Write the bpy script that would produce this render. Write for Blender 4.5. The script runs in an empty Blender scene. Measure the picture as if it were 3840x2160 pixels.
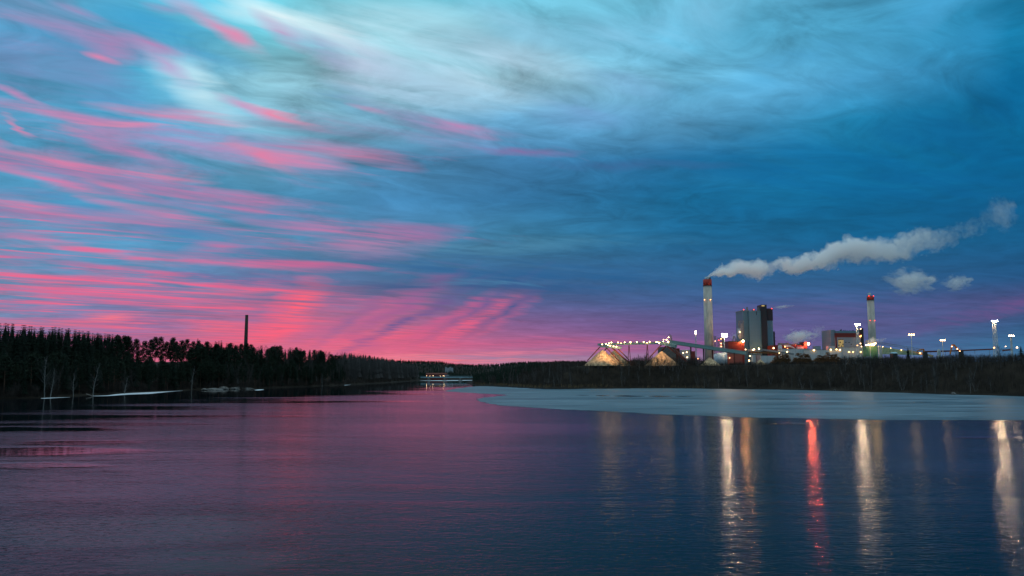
import bpy, bmesh, math, random
from mathutils import Vector, Matrix
random.seed(11)
PI = math.pi
SC = bpy.context.scene
COL = SC.collection

# ------------------------------------------------------------------ camera
F = 3035.0                      # focal length in pixels of a 3840 wide frame
CAMZ = 12.0
PITCH = math.atan(325.0 / F)
cam_d = bpy.data.cameras.new('camera')
cam = bpy.data.objects.new('camera', cam_d)
COL.objects.link(cam)
cam_d.sensor_width = 36.0
cam_d.lens = 36.0 * F / 3840.0
cam_d.clip_start = 0.5
cam_d.clip_end = 60000
cam.location = (0, 0, CAMZ)
cam.rotation_euler = (PI / 2 + PITCH, 0, 0)
SC.camera = cam
CP, SP = math.cos(PITCH), math.sin(PITCH)

def ray(px, py):
    r = (px - 1920) / F
    u = (1080 - py) / F
    return Vector((r, CP - u * SP, SP + u * CP))
def P(px, py, Y):
    d = ray(px, py)
    return Vector((0, 0, CAMZ)) + d * (Y / d.y)
def G(px, py, z=0.0):
    d = ray(px, py)
    return Vector((0, 0, CAMZ)) + d * ((z - CAMZ) / d.z)
def azel(dx, dy):               # from the 2576-wide reading grid to azimuth, elevation in degrees
    d = ray(dx * 1.4907, dy * 1.4907).normalized()
    return math.degrees(math.atan2(d.x, d.y)), math.degrees(math.asin(d.z))
def lin(c, a=1.0):
    def f(v):
        v /= 255.0
        return v / 12.92 if v <= 0.04045 else ((v + 0.055) / 1.055) ** 2.4
    return (f(c[0]), f(c[1]), f(c[2]), a)

# ------------------------------------------------------------------ render and view
SC.view_settings.view_transform = 'Standard'
SC.view_settings.look = 'None'
SC.view_settings.exposure = 0.0
SC.view_settings.gamma = 1.0
SC.cycles.max_bounces = 12
SC.cycles.diffuse_bounces = 2
SC.cycles.glossy_bounces = 2
SC.cycles.transmission_bounces = 1
SC.cycles.transparent_max_bounces = 6
SC.cycles.volume_bounces = 12
SC.cycles.use_denoising = True
try: SC.cycles.denoiser = 'OPENIMAGEDENOISE'
except Exception: pass
SC.cycles.sample_clamp_indirect = 3.0
SC.cycles.caustics_reflective = False
SC.cycles.caustics_refractive = False

# ------------------------------------------------------------------ node helper
class NT:
    def __init__(self, tree):
        self.t = tree
    def n(self, typ, **kw):
        nd = self.t.nodes.new(typ)
        for k, v in kw.items():
            setattr(nd, k, v)
        return nd
    def put(self, sock, v):
        if v is None: return
        if isinstance(v, bpy.types.NodeSocket): self.t.links.new(v, sock)
        else: sock.default_value = v
    def m(self, op, a, b=None, c=None, clamp=False):
        nd = self.n('ShaderNodeMath', operation=op, use_clamp=clamp)
        self.put(nd.inputs[0], a); self.put(nd.inputs[1], b); self.put(nd.inputs[2], c)
        return nd.outputs[0]
    def v(self, op, a, b=None, out=0):
        nd = self.n('ShaderNodeVectorMath', operation=op)
        self.put(nd.inputs[0], a); self.put(nd.inputs[1], b)
        return nd.outputs[out]
    def scale(self, a, s):
        nd = self.n('ShaderNodeVectorMath', operation='SCALE')
        self.put(nd.inputs[0], a); self.put(nd.inputs['Scale'], s)
        return nd.outputs[0]
    def xyz(self, x=0.0, y=0.0, z=0.0):
        nd = self.n('ShaderNodeCombineXYZ')
        self.put(nd.inputs[0], x); self.put(nd.inputs[1], y); self.put(nd.inputs[2], z)
        return nd.outputs[0]
    def sep(self, a):
        nd = self.n('ShaderNodeSeparateXYZ'); self.put(nd.inputs[0], a)
        return nd.outputs[0], nd.outputs[1], nd.outputs[2]
    def mix(self, f, a, b, mode='MIX'):
        nd = self.n('ShaderNodeMix', data_type='RGBA', blend_type=mode)
        nd.clamp_factor = True
        self.put(nd.inputs[0], f); self.put(nd.inputs[6], a); self.put(nd.inputs[7], b)
        return nd.outputs[2]
    def vmix(self, f, a, b):
        nd = self.n('ShaderNodeMix', data_type='VECTOR')
        self.put(nd.inputs[0], f); self.put(nd.inputs[4], a); self.put(nd.inputs[5], b)
        return nd.outputs[1]
    def fmix(self, f, a, b):
        nd = self.n('ShaderNodeMix', data_type='FLOAT')
        self.put(nd.inputs[0], f); self.put(nd.inputs[2], a); self.put(nd.inputs[3], b)
        return nd.outputs[0]
    def noise(self, vec, scale, detail=3.0, rough=0.55, dist=0.0, color=False, dim='3D'):
        nd = self.n('ShaderNodeTexNoise', noise_dimensions=dim)
        self.put(nd.inputs['Vector'], vec); self.put(nd.inputs['Scale'], scale)
        self.put(nd.inputs['Detail'], detail); self.put(nd.inputs['Roughness'], rough)
        self.put(nd.inputs['Distortion'], dist)
        return nd.outputs[1 if color else 0]
    def ramp(self, f, stops, interp='LINEAR'):
        nd = self.n('ShaderNodeValToRGB')
        cr = nd.color_ramp; cr.interpolation = interp
        while len(cr.elements) > len(stops): cr.elements.remove(cr.elements[-1])
        while len(cr.elements) < len(stops): cr.elements.new(0.5)
        for e, (p, c) in zip(cr.elements, sorted(stops, key=lambda q: q[0])):
            e.position = p; e.color = c
        self.put(nd.inputs[0], f)
        return nd.outputs[0], nd.outputs[1]
    def step(self, x, lo, hi, smooth=True, a=0.0, b=1.0):
        nd = self.n('ShaderNodeMapRange', interpolation_type='SMOOTHSTEP' if smooth else 'LINEAR')
        self.put(nd.inputs[0], x); self.put(nd.inputs[1], lo); self.put(nd.inputs[2], hi)
        self.put(nd.inputs[3], a); self.put(nd.inputs[4], b)
        return nd.outputs[0]

# ------------------------------------------------------------------ world: dusk sky with lit cloud deck
world = bpy.data.worlds.new('World')
SC.world = world
world.use_nodes = True
wt = world.node_tree
wt.nodes.clear()
W = NT(wt)
tc = W.n('ShaderNodeTexCoord')
dirv = W.v('NORMALIZE', tc.outputs['Generated'])
dx_, dy_, dz_ = W.sep(dirv)
az = W.m('MULTIPLY', W.m('ARCTAN2', dx_, dy_), 57.29578)
el = W.m('MULTIPLY', W.m('ARCSINE', dz_), 57.29578)
zz = W.m('ADD', W.m('MAXIMUM', dz_, 0.0), 0.045)
qx = W.m('DIVIDE', dx_, zz)
qy = W.m('DIVIDE', dy_, zz)
TH = math.radians(57)           # the cloud streets run this way, to the right of the view
s_al = W.m('ADD', W.m('MULTIPLY', qx, math.sin(TH)), W.m('MULTIPLY', qy, math.cos(TH)))
t_ac = W.m('SUBTRACT', W.m('MULTIPLY', qy, math.sin(TH)), W.m('MULTIPLY', qx, math.cos(TH)))
qv = W.xyz(W.m('MULTIPLY', s_al, 0.40), t_ac, 0.0)
warp = W.noise(qv, 0.9, 2.0, 0.5, color=True)
qw = W.v('ADD', qv, W.scale(W.v('SUBTRACT', warp, (0.5, 0.5, 0.5)), 0.6))
n_streak = W.noise(qw, 2.1, 8.0, 0.62)
n_fine = W.noise(W.v('ADD', qw, (7.3, 2.1, 0.0)), 4.5, 5.0, 0.6)
n_broad = W.noise(W.xyz(qx, qy, 3.7), 1.1, 6.0, 0.55)
# smooth fields over azimuth and elevation, each column a ramp over elevation
ys = [0, 100, 200, 300, 400, 500, 600, 700, 760, 820, 870, 905]
cols = {
 0:    ([(90,155,200),(85,150,200),(75,150,195),(80,155,200),(80,150,195),(75,145,190),(85,145,190),(98,142,188),(100,135,182),(118,128,175),(130,112,165),(165,100,150)],
        [.15,.40,.18,.28,.42,.48,.46,.48,.50,.44,.42,.5]),
 320:  ([(85,170,210),(60,160,205),(80,165,205),(75,155,200),(75,150,195),(70,145,190),(70,145,190),(88,132,180),(105,118,170),(128,108,165),(158,98,150),(190,98,140)],
        [.10,.34,.30,.40,.40,.43,.40,.44,.54,.52,.48,.5]),
 640:  ([(110,195,220),(110,190,215),(150,205,230),(130,190,220),(100,160,200),(60,135,180),(70,135,180),(80,120,170),(110,105,155),(160,100,150),(210,100,135),(220,100,130)],
        [.02,.22,.12,.18,.45,.32,.38,.52,.62,.45,.35,.4]),
 960:  ([(120,200,225),(160,215,235),(165,210,235),(120,175,210),(75,135,180),(60,125,175),(70,125,170),(55,105,150),(110,95,145),(175,95,140),(205,95,135),(225,110,140)],
        [.0,.02,.10,.14,.30,.18,.26,.16,.25,.22,.25,.4]),
 1290: ([(115,190,220),(130,195,225),(160,205,230),(100,160,205),(60,120,170),(45,110,160),(50,115,155),(50,95,145),(75,90,145),(130,90,145),(170,95,145),(165,125,160)],
        [.0,.0,.05,.16,.18,.12,.08,.05,.08,.12,.15,.2]),
 1720: ([(105,180,215),(95,175,215),(110,180,220),(85,150,195),(30,105,155),(15,105,155),(20,100,150),(45,95,145),(60,90,145),(95,85,145),(120,88,145),(150,120,160)],
        [.0,.0,.0,.05,.08,.0,.0,.0,.0,.05,.1,.1]),
 2150: ([(80,165,210),(75,160,205),(75,155,205),(30,130,180),(10,110,160),(5,100,150),(10,95,145),(40,90,140),(58,88,142),(85,85,140),(80,92,145),(100,105,150)],
        [0.0]*12),
 2576: ([(25,125,175),(20,120,170),(5,100,150),(5,105,155),(0,95,145),(5,90,140),(15,90,140),(30,80,130),(75,80,135),(45,88,135),(55,105,150),(70,115,155)],
        [0.0]*12),
}
ZEN = (222, 236, 247)
acc = None
accp = None
prev_az = None
eln = W.m('DIVIDE', el, 90.0, clamp=True)
for x in sorted(cols):
    cs, ps = cols[x]
    st = []
    for y, c, p_ in zip(ys, cs, ps):
        a, e = azel(x, y)
        st.append((max(e, 0.0) / 90.0, lin(c, p_)))
    a0, _ = azel(x, 600)
    st.append((55 / 90.0, lin(ZEN, 0.12 if x < 900 else 0.0)))
    c_, p_ = W.ramp(eln, st, 'LINEAR')
    if acc is None:
        acc, accp = c_, p_
    else:
        f = W.step(az, prev_az, a0, smooth=False)
        acc = W.mix(f, acc, c_)
        accp = W.fmix(f, accp, p_)
    prev_az = a0
back = W.step(W.m('ABSOLUTE', az), 50, 110)       # behind the camera: plain pale overcast dusk
acc = W.mix(W.m('MULTIPLY', back, W.step(el, 65, 40)), acc, lin((138, 176, 204)))
accp = W.fmix(back, accp, 0.05)

# texture of the cloud deck
n_mot = W.noise(W.v('ADD', W.v('MULTIPLY', qw, (2.3, 1.0, 1.0)), (1.7, 4.1, 5.0)), 4.2, 7.0, 0.62, 0.8)
tex = W.m('ADD', W.m('MULTIPLY', W.m('SUBTRACT', n_broad, 0.5), 1.5), W.m('MULTIPLY', W.m('SUBTRACT', n_fine, 0.5), 0.7))
tex = W.m('ADD', tex, W.m('MULTIPLY', W.m('SUBTRACT', n_mot, 0.5), 1.3))
texs = W.step(el, 5, 20, a=0.45, b=1.0)
gain = W.m('ADD', 1.0, W.m('MULTIPLY', tex, texs))
sky = W.v('MULTIPLY', W.scale(acc, gain), (0.97, 1.03, 0.965))

# pink lit undersides: a soft mauve wash and finer hot streaks
s2 = W.v('MULTIPLY', qw, (0.8, 1.25, 1.0))
n_hot = W.noise(W.v('ADD', W.v('MULTIPLY', s2, (0.8, 1.35, 1.0)), (2.0, 5.0, 2.0)), 3.8, 6.0, 0.62)
thr = W.m('SUBTRACT', 0.66, W.m('MULTIPLY', accp, 0.27))
on = W.step(accp, 0.0, 0.35)
nn = W.m('ADD', W.m('MULTIPLY', n_streak, 0.8), W.m('MULTIPLY', n_hot, 0.2))
pm = W.m('MULTIPLY', W.step(nn, W.m('SUBTRACT', thr, 0.11), W.m('ADD', thr, 0.11)), on)
nh = W.m('ADD', W.m('MULTIPLY', n_streak, 0.35), W.m('MULTIPLY', n_hot, 0.65))
thh = W.m('SUBTRACT', 0.69, W.m('MULTIPLY', accp, 0.22))
ph = W.m('MULTIPLY', W.step(nh, W.m('SUBTRACT', thh, 0.07), W.m('ADD', thh, 0.07)), on)
soft, _ = W.ramp(eln, [(0.0, lin((225, 105, 140))), (4.5 / 90, lin((205, 95, 145))), (9 / 90, lin((190, 105, 160))), (14 / 90, lin((178, 118, 172))), (22 / 90, lin((175, 135, 185))), (34 / 90, lin((165, 145, 192)))])
pk, _ = W.ramp(eln, [(0.0, lin((255, 112, 130))), (4.5 / 90, lin((255, 96, 130))), (9 / 90, lin((246, 98, 145))), (14 / 90, lin((236, 112, 160))), (22 / 90, lin((236, 125, 168))), (34 / 90, lin((215, 138, 180)))])
sky = W.mix(W.m('MULTIPLY', pm, W.step(el, 7, 18, a=0.66, b=0.60)), sky, soft)
sky = W.mix(W.m('MULTIPLY', ph, W.step(el, 7, 18, a=0.70, b=0.42)), sky, pk)

# single cloud features: centre, radii, tilt (reading-grid pixels, down-right positive), colour, strength
wv = W.scale(W.v('SUBTRACT', W.noise(W.v('ADD', qw, (3.0, 9.0, 1.0)), 1.6, 4.0, 0.6, color=True), (0.5, 0.5, 0.5)), 1.0)
wx, wy, _ = W.sep(wv)
azw = W.m('ADD', az, W.m('MULTIPLY', W.m('MULTIPLY', wx, 9.0), W.step(el, 2, 16, a=0.15, b=1.0)))
elw = W.m('ADD', el, W.m('MULTIPLY', W.m('MULTIPLY', wy, 5.5), W.step(el, 0, 25, smooth=False, a=0.12, b=1.0)))
av = W.xyz(azw, elw, 0.0)
fin = W.step(W.m('ADD', W.m('MULTIPLY', n_fine, 0.5), W.m('MULTIPLY', n_hot, 0.5)), 0.37, 0.60, a=0.12, b=1.12)
WH, PK, HOT = (205, 236, 248), (232, 128, 168), (255, 92, 120)
feat = [
 (733,63,95,20,14,(238,251,253),.9),(850,98,70,22,14,(225,245,250),.7),(600,45,50,10,5,(190,232,245),.6),
 (990,62,150,32,-3,(185,228,243),.7),(517,233,80,24,28,(200,235,246),.8),(450,215,60,16,15,(185,225,242),.6),
 (1192,167,140,44,4,(190,222,243),.75),(900,165,70,40,8,(198,206,232),.7),(1050,230,120,30,10,(175,212,238),.6),
 (1500,90,120,30,8,(140,203,235),.6),(1290,60,90,24,25,(150,205,232),.5),(1760,40,70,60,-35,(130,195,228),.45),(1640,110,60,40,-30,(125,195,228),.5),
 (1950,170,260,22,-14,(85,170,215),.5),(2200,60,240,22,-16,(70,160,208),.5),(2300,150,200,20,-16,(50,145,195),.45),
 (2420,300,200,80,-12,(2,88,140),.5),(2000,430,260,60,2,(2,102,158),.5),(2400,480,220,50,0,(2,90,142),.5),
 (400,97,130,30,12,(55,155,205),.75),(317,250,130,32,14,(70,148,195),.6),(130,115,80,24,10,(70,150,200),.5),(900,255,60,20,14,(80,155,195),.5),
 (533,70,80,15,24,(222,140,182),.9),(583,95,26,13,10,(232,135,175),.8),(400,25,40,10,0,(160,145,192),.6),
 (133,77,125,19,15,(168,140,190),.8),(247,130,42,26,0,(172,130,180),.7),(223,160,30,5,6,(240,130,170),.9),
 (333,125,65,12,15,(185,135,185),.8),(150,30,60,9,14,(165,140,190),.6),(705,90,42,13,28,(190,150,195),.7),(800,130,60,14,28,(150,155,200),.5),(400,180,60,10,20,(185,165,208),.7),
 (50,240,45,7,15,(200,135,185),.8),(60,180,120,30,10,(122,138,186),.5),(250,205,90,20,12,(128,140,190),.5),(30,30,90,20,10,(110,160,200),.4),
 (200,307,130,12,5,(215,130,175),.8),(310,322,70,5,-9,(255,130,160),.9),(450,293,105,9,2,(242,130,165),.9),(717,300,55,6,12,(240,130,165),.9),(650,283,60,7,18,(200,150,195),.6),
 (57,327,32,4,25,(240,125,165),.8),(10,357,30,6,3,(220,125,170),.8),
 (533,372,200,18,6,(172,142,192),.7),(620,352,150,12,10,(135,150,198),.6),(830,370,90,8,4,(190,135,182),.6),(740,392,80,11,4,(228,128,168),.7),(925,393,85,9,8,(222,118,160),.75),(690,400,60,10,25,(240,120,155),.6),
 (367,393,80,12,10,(190,128,178),.75),(280,352,60,12,8,(190,130,180),.7),(423,443,85,7,1,(240,125,162),.9),(150,400,110,8,8,(225,125,168),.8),(130,455,130,9,14,(222,120,168),.85),(290,470,60,6,14,(215,120,165),.7),
 (1175,323,48,9,8,(195,128,178),.85),(1060,300,90,14,15,(160,145,195),.6),(960,280,30,6,10,(200,140,180),.7),(1325,372,75,6,2,(130,108,162),.8),(1500,255,90,30,5,(110,145,195),.5),(1600,410,140,8,4,(60,100,150),.6),
 (520,500,90,12,8,(195,120,170),.7),(640,507,120,14,4,(200,115,168),.75),(200,527,190,7,2,(232,115,158),.85),(417,540,110,9,9,(222,118,165),.8),
 (450,590,150,26,10,(62,135,185),.75),(150,500,120,12,8,(70,140,190),.6),(700,560,90,14,6,(65,135,180),.6),
 (233,627,130,7,8,(228,110,155),.8),(533,623,45,9,0,(205,110,160),.7),(850,590,140,10,6,(200,115,165),.75),(960,612,95,24,-4,(205,115,165),.85),(1060,590,80,12,-6,(165,110,165),.6),
 (560,655,240,7,2,(235,100,150),.7),(610,700,150,15,1,(90,105,158),.8),(480,714,140,5,3,(250,95,140),.8),(820,672,90,5,3,(225,100,150),.7),
 (860,690,90,10,0,(75,110,158),.7),(300,740,300,6,1,(250,92,135),.75),(650,735,160,7,-4,(252,92,132),.85),(450,762,240,5,1,(252,90,130),.8),
 (340,775,60,5,1,(110,120,170),.6),(80,775,90,6,2,(110,125,172),.6),(280,797,80,6,-3,(150,115,165),.6),(290,800,90,5,-5,(255,115,130),.85),(150,815,130,4,0,(250,100,130),.8),
 (743,772,62,24,-42,HOT,.95),(690,790,50,14,-45,(225,90,132),.6),(575,828,55,12,-4,(255,95,118),.9),(667,848,110,18,-18,(245,88,125),.8),(560,850,60,10,-10,(235,85,128),.6),
 (640,800,60,16,-30,(150,100,155),.6),(800,840,150,14,-20,(165,95,150),.6),
 (960,785,130,20,-24,(195,95,145),.75),(1159,822,120,22,-24,(228,92,132),.85),(950,848,120,9,-6,(240,92,130),.8),(1050,850,120,12,-8,(215,92,135),.6),
 (1019,806,150,7,-27,(104,86,146),.99),(1275,782,80,7,-32,(72,86,142),.99),(1200,775,110,8,-30,(98,88,148),.8),(890,800,80,8,-38,(140,95,150),.9),(1010,770,110,9,-30,(150,90,148),.8),(1120,800,90,8,-28,(190,90,142),.8),(920,862,30,12,20,(160,90,145),.7),
 (1080,722,280,9,-1,(42,88,138),.85),(1180,741,90,5,-2,(60,110,155),.5),(1100,672,330,14,2,(30,98,150),.65),(1392,702,240,17,1,(18,90,142),.7),(1430,734,90,4,0,(42,88,138),.7),(1200,625,300,12,-2,(75,140,175),.6),(1250,712,120,3,-2,(70,130,170),.6),
 (1190,892,260,3,-2,(240,130,148),.85),(1250,900,280,3,-1,(148,130,165),.8),(1020,907,260,3.5,0,(255,118,130),.85),(1400,872,200,14,-3,(178,98,148),.5),(1180,868,240,8,-2,(215,95,140),.5),
 (2560,768,180,12,-14,(118,80,135),.65),(2420,800,120,10,-12,(80,80,135),.6),(1980,795,300,24,-2,(100,88,144),.4),(2480,870,200,14,0,(50,108,150),.6),(1620,900,160,8,-2,(150,120,160),.6),
 (1700,880,200,9,-2,(160,85,140),.5),
]
base = W.scale(sky, 1.0)

def feature_geo(f):
    cx, cy, rx, ry, ang, colr, st = f
    a0, e0 = azel(cx, cy)
    if cy > 725 and cx < 660: st *= 0.72
    if cy < 520 and colr[0] > 210 and colr[1] < 150: st *= 0.82
    st = round(st, 2)
    ax1, _ = azel(cx + 20, cy); _, ey1 = azel(cx, cy - 20)
    return a0, e0, rx * (ax1 - a0) / 20 * 2.1, ry * (ey1 - e0) / 20 * 2.3, -math.radians(ang), colr, st
feats = [feature_geo(f) for f in feat]

def cell_sky(a_lo, a_hi, e_lo, e_hi):
    sk = base
    out = None
    k = 0
    for (a0, e0, rx, ry, rot, colr, st) in feats:
        ex = math.hypot(rx * math.cos(rot), ry * math.sin(rot)) + 2.6
        ey = math.hypot(rx * math.sin(rot), ry * math.cos(rot)) + 1.6
        if a0 + ex < a_lo or a0 - ex > a_hi or e0 + ey < e_lo or e0 - ey > e_hi:
            continue
        if k % 6 == 0:
            ch = W.n('ShaderNodeVectorMath', operation='MULTIPLY_ADD')     # keeps the node evaluation in order
            W.put(ch.inputs[0], sk); ch.inputs[1].default_value = (1e-7, 1e-7, 1e-7); W.put(ch.inputs[2], av)
        k += 1
        gr = W.n('ShaderNodeTexGradient', gradient_type='SPHERICAL')
        W.put(gr.inputs[0], ch.outputs[0])
        c, s_ = math.cos(rot), math.sin(rot)
        tm = gr.texture_mapping
        tm.vector_type = 'TEXTURE'
        tm.translation = (a0, e0, 0); tm.rotation = (0, 0, rot); tm.scale = (rx, ry, 1)
        g = gr.outputs[1]
        g = g if st >= 1.0 else W.m('MULTIPLY', g, W.fins[st])
        sk = W.vmix(g, sk, lin(colr)[:3])
    bg = W.n('ShaderNodeBackground'); W.put(bg.inputs[0], sk)
    return bg.outputs[0]

W.fins = {}
for st in sorted({f[6] for f in feats}):
    W.fins[st] = W.m('MULTIPLY', fin, st * 1.1)

def pick(cond, lo, hi):
    mx = W.n('ShaderNodeMixShader')
    W.put(mx.inputs[0], cond); wt.links.new(lo, mx.inputs[1]); wt.links.new(hi, mx.inputs[2])
    return mx.outputs[0]
A_E = [-50, -20, -6, 8, 50]
E_E = [-2, 7.5, 17, 46]
rowsh = []
for j in range(3):
    cells = [cell_sky(A_E[i], A_E[i + 1], E_E[j], E_E[j + 1]) for i in range(4)]
    lft = pick(W.m('GREATER_THAN', az, A_E[1]), cells[0], cells[1])
    rgt = pick(W.m('GREATER_THAN', az, A_E[3]), cells[2], cells[3])
    rowsh.append(pick(W.m('GREATER_THAN', az, A_E[2]), lft, rgt))
front = pick(W.m('GREATER_THAN', el, E_E[2]), pick(W.m('GREATER_THAN', el, E_E[1]), rowsh[0], rowsh[1]), rowsh[2])
bgc = W.n('ShaderNodeBackground'); W.put(bgc.inputs[0], base)
offside = W.m('MAXIMUM', W.m('GREATER_THAN', W.m('ABSOLUTE', az), 48.0), W.m('MAXIMUM', W.m('GREATER_THAN', el, 44.0), W.m('LESS_THAN', el, -1.0)))
front = pick(offside, front, bgc.outputs[0])
# faint physical twilight glow under the clouds
SUN_AZ, SUN_EL = math.radians(-16), math.radians(0.6)
skyt = W.n('ShaderNodeTexSky', sky_type='NISHITA')
skyt.sun_disc = False
skyt.sun_elevation = SUN_EL
skyt.sun_rotation = SUN_AZ
bg2 = W.n('ShaderNodeBackground'); W.put(bg2.inputs[0], skyt.outputs[0]); bg2.inputs[1].default_value = 0.004
ad = W.n('ShaderNodeAddShader')
wt.links.new(front, ad.inputs[0]); wt.links.new(bg2.outputs[0], ad.inputs[1])
wo = W.n('ShaderNodeOutputWorld')
wt.links.new(ad.outputs[0], wo.inputs[0])

world.cycles.sampling_method = 'MANUAL'
world.cycles.sample_map_resolution = 256
sun_d = bpy.data.lights.new('sun', 'SUN')
sun_d.energy = 0.012
sun_d.angle = math.radians(40)
sun_d.color = (1.0, 0.42, 0.42)
sun = bpy.data.objects.new('sun', sun_d)
COL.objects.link(sun)
sd = Vector((math.sin(SUN_AZ) * math.cos(math.radians(2)), math.cos(SUN_AZ) * math.cos(math.radians(2)), math.sin(math.radians(2))))
sun.rotation_euler = sd.to_track_quat('Z', 'Y').to_euler()

# ------------------------------------------------------------------ materials
def new_mat(name):
    m = bpy.data.materials.new(name); m.use_nodes = True
    t = m.node_tree; t.nodes.clear()
    N = NT(t)
    out = N.n('ShaderNodeOutputMaterial')
    return m, N, out
def mat(name, rgb, rough=0.8, metal=0.0, var=0.25, scale=0.6, spec=0.3, streak=(1, 1, 1), bump=0.0):
    m, N, out = new_mat(name)
    tc = N.n('ShaderNodeTexCoord')
    vec = N.v('MULTIPLY', tc.outputs['Object'], streak)
    nz = N.noise(vec, scale, 4.0, 0.6)
    c = N.mix(N.step(nz, 0.3, 0.7), (*[v * (1 - var) for v in rgb], 1), (*[min(1, v * (1 + var)) for v in rgb], 1))
    b = N.n('ShaderNodeBsdfPrincipled')
    N.put(b.inputs['Base Color'], c)
    b.inputs['Roughness'].default_value = rough
    b.inputs['Metallic'].default_value = metal
    b.inputs['Specular IOR Level'].default_value = spec
    if bump:
        bp = N.n('ShaderNodeBump'); bp.inputs['Distance'].default_value = bump; N.put(bp.inputs['Height'], nz)
        N.t.links.new(bp.outputs[0], b.inputs['Normal'])
    N.t.links.new(b.outputs[0], out.inputs[0])
    return m
def panel_mat(name, rgb, px=1.2, pz=6.0, rough=0.5, line=0.7):
    """ profiled sheet cladding: vertical ribs and a few horizontal joints """
    m, N, out = new_mat(name)
    tc = N.n('ShaderNodeTexCoord')
    x, y, z = N.sep(tc.outputs['Object'])
    rx = N.m('GREATER_THAN', N.m('FRACT', N.m('DIVIDE', N.m('ADD', x, N.m('MULTIPLY', y, 0.7)), px)), 0.93)
    rz = N.m('GREATER_THAN', N.m('FRACT', N.m('DIVIDE', z, pz)), 0.96)
    ln = N.m('MAXIMUM', rx, rz)
    nz = N.noise(N.v('MULTIPLY', tc.outputs['Object'], (1, 1, 0.15)), 0.35, 5.0, 0.65)
    c = N.mix(nz, (*[v * 0.78 for v in rgb], 1), (*[min(1, v * 1.18) for v in rgb], 1))
    c = N.mix(N.m('MULTIPLY', ln, 0.5), c, (*[v * line for v in rgb], 1))
    b = N.n('ShaderNodeBsdfPrincipled'); N.put(b.inputs['Base Color'], c)
    b.inputs['Roughness'].default_value = rough; b.inputs['Specular IOR Level'].default_value = 0.35
    N.t.links.new(b.outputs[0], out.inputs[0])
    return m
def emit_mat(name, rgb, strength):
    m, N, out = new_mat(name)
    e = N.n('ShaderNodeEmission'); e.inputs[0].default_value = (*rgb, 1); e.inputs[1].default_value = strength
    N.t.links.new(e.outputs[0], out.inputs[0])
    return m

M = {}
M['bark'] = mat('bark', (0.05, 0.042, 0.036), 0.9, scale=2.0)
M['alder_bark'] = mat('alder_bark', (0.14, 0.125, 0.115), 0.9, scale=2.0, var=0.5)
M['pine_bark'] = mat('pine_bark', (0.11, 0.06, 0.04), 0.9, scale=2.0)
M['birch_bark'] = mat('birch_bark', (0.22, 0.21, 0.20), 0.8, scale=3.0, var=0.4, streak=(1, 1, 4))
M['spruce_green'] = mat('spruce_green', (0.016, 0.026, 0.018), 0.85, scale=0.8, var=0.5, spec=0.1)
M['pine_green'] = mat('pine_green', (0.020, 0.031, 0.020), 0.85, scale=0.8, var=0.5, spec=0.1)
M['twig'] = mat('twig', (0.060, 0.054, 0.052), 0.9, scale=0.8, var=0.4, spec=0.1)
M['twig_pale'] = mat('twig_pale', (0.08, 0.077, 0.075), 0.9, scale=0.8, var=0.4, spec=0.1)
M['brush'] = mat('brush', (0.050, 0.040, 0.035), 0.95, scale=0.3, var=0.5, spec=0.05)
M['reed'] = mat('reed', (0.20, 0.13, 0.07), 0.9, scale=0.2, var=0.5, spec=0.1)
M['rock'] = mat('rock', (0.13, 0.125, 0.12), 0.85, scale=1.0, var=0.5)
M['snow'] = mat('snow', (0.62, 0.68, 0.74), 0.7, scale=0.3, var=0.1)
M['concrete'] = mat('chimney_concrete', (0.52, 0.45, 0.385), 0.85, scale=0.25, var=0.22, streak=(1.5, 1.5, 0.25))
M['old_brick'] = mat('old_brick', (0.045, 0.03, 0.028), 0.9, scale=0.5)
M['red_band'] = mat('red_band', (0.42, 0.045, 0.03), 0.7, scale=0.5, var=0.15)
M['red_panel'] = panel_mat('red_panel', (0.15, 0.016, 0.011))
M['grey_panel'] = panel_mat('grey_panel', (0.115, 0.22, 0.275), 1.6, 9.0)
M['pale_panel'] = panel_mat('pale_panel', (0.50, 0.50, 0.50), 5.5, 3.3, line=0.45)
M['mid_panel'] = panel_mat('mid_panel', (0.27, 0.30, 0.33))
M['black_panel'] = panel_mat('black_panel', (0.018, 0.02, 0.025))
M['gallery'] = panel_mat('gallery', (0.20, 0.32, 0.31), 3.0, 5.0, line=0.5)
M['gallery_roof'] = mat('gallery_roof', (0.32, 0.40, 0.40), 0.5)
M['green'] = mat('green_paint', (0.10, 0.24, 0.14), 0.6)
M['pale_green'] = mat('pale_green', (0.30, 0.36, 0.22), 0.6)
M['steel'] = mat('steel', (0.22, 0.22, 0.22), 0.55, 0.3, scale=1.0)
M['white_pipe'] = mat('white_pipe', (0.6, 0.6, 0.58), 0.5)
M['rust'] = mat('red_oxide', (0.13, 0.035, 0.025), 0.8, scale=1.0)
M['orange'] = mat('orange_paint', (0.55, 0.16, 0.02), 0.6)
M['dark'] = mat('dark_metal', (0.03, 0.032, 0.036), 0.6)
M['chips'] = mat('wood_chips', (0.40, 0.28, 0.165), 0.95, scale=0.35, var=0.45, bump=0.25)
M['logs'] = mat('log_bark', (0.15, 0.075, 0.035), 0.95, scale=1.2, var=0.55)
M['tank'] = mat('tank', (0.36, 0.42, 0.46), 0.4, 0.2)
M['glass'] = mat('window_glass', (0.02, 0.025, 0.03), 0.15, spec=0.8)
M['blue_roof'] = mat('blue_roof', (0.25, 0.45, 0.55), 0.5)
M['snow_roof'] = mat('white_render', (0.3, 0.32, 0.34), 0.8)
M['lamp_warm'] = emit_mat('lamp_warm', (1.0, 0.58, 0.20), 26)
M['lamp_small'] = emit_mat('lamp_small', (1.0, 0.62, 0.30), 14)
M['flood'] = emit_mat('flood', (1.0, 0.72, 0.44), 800)
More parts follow.
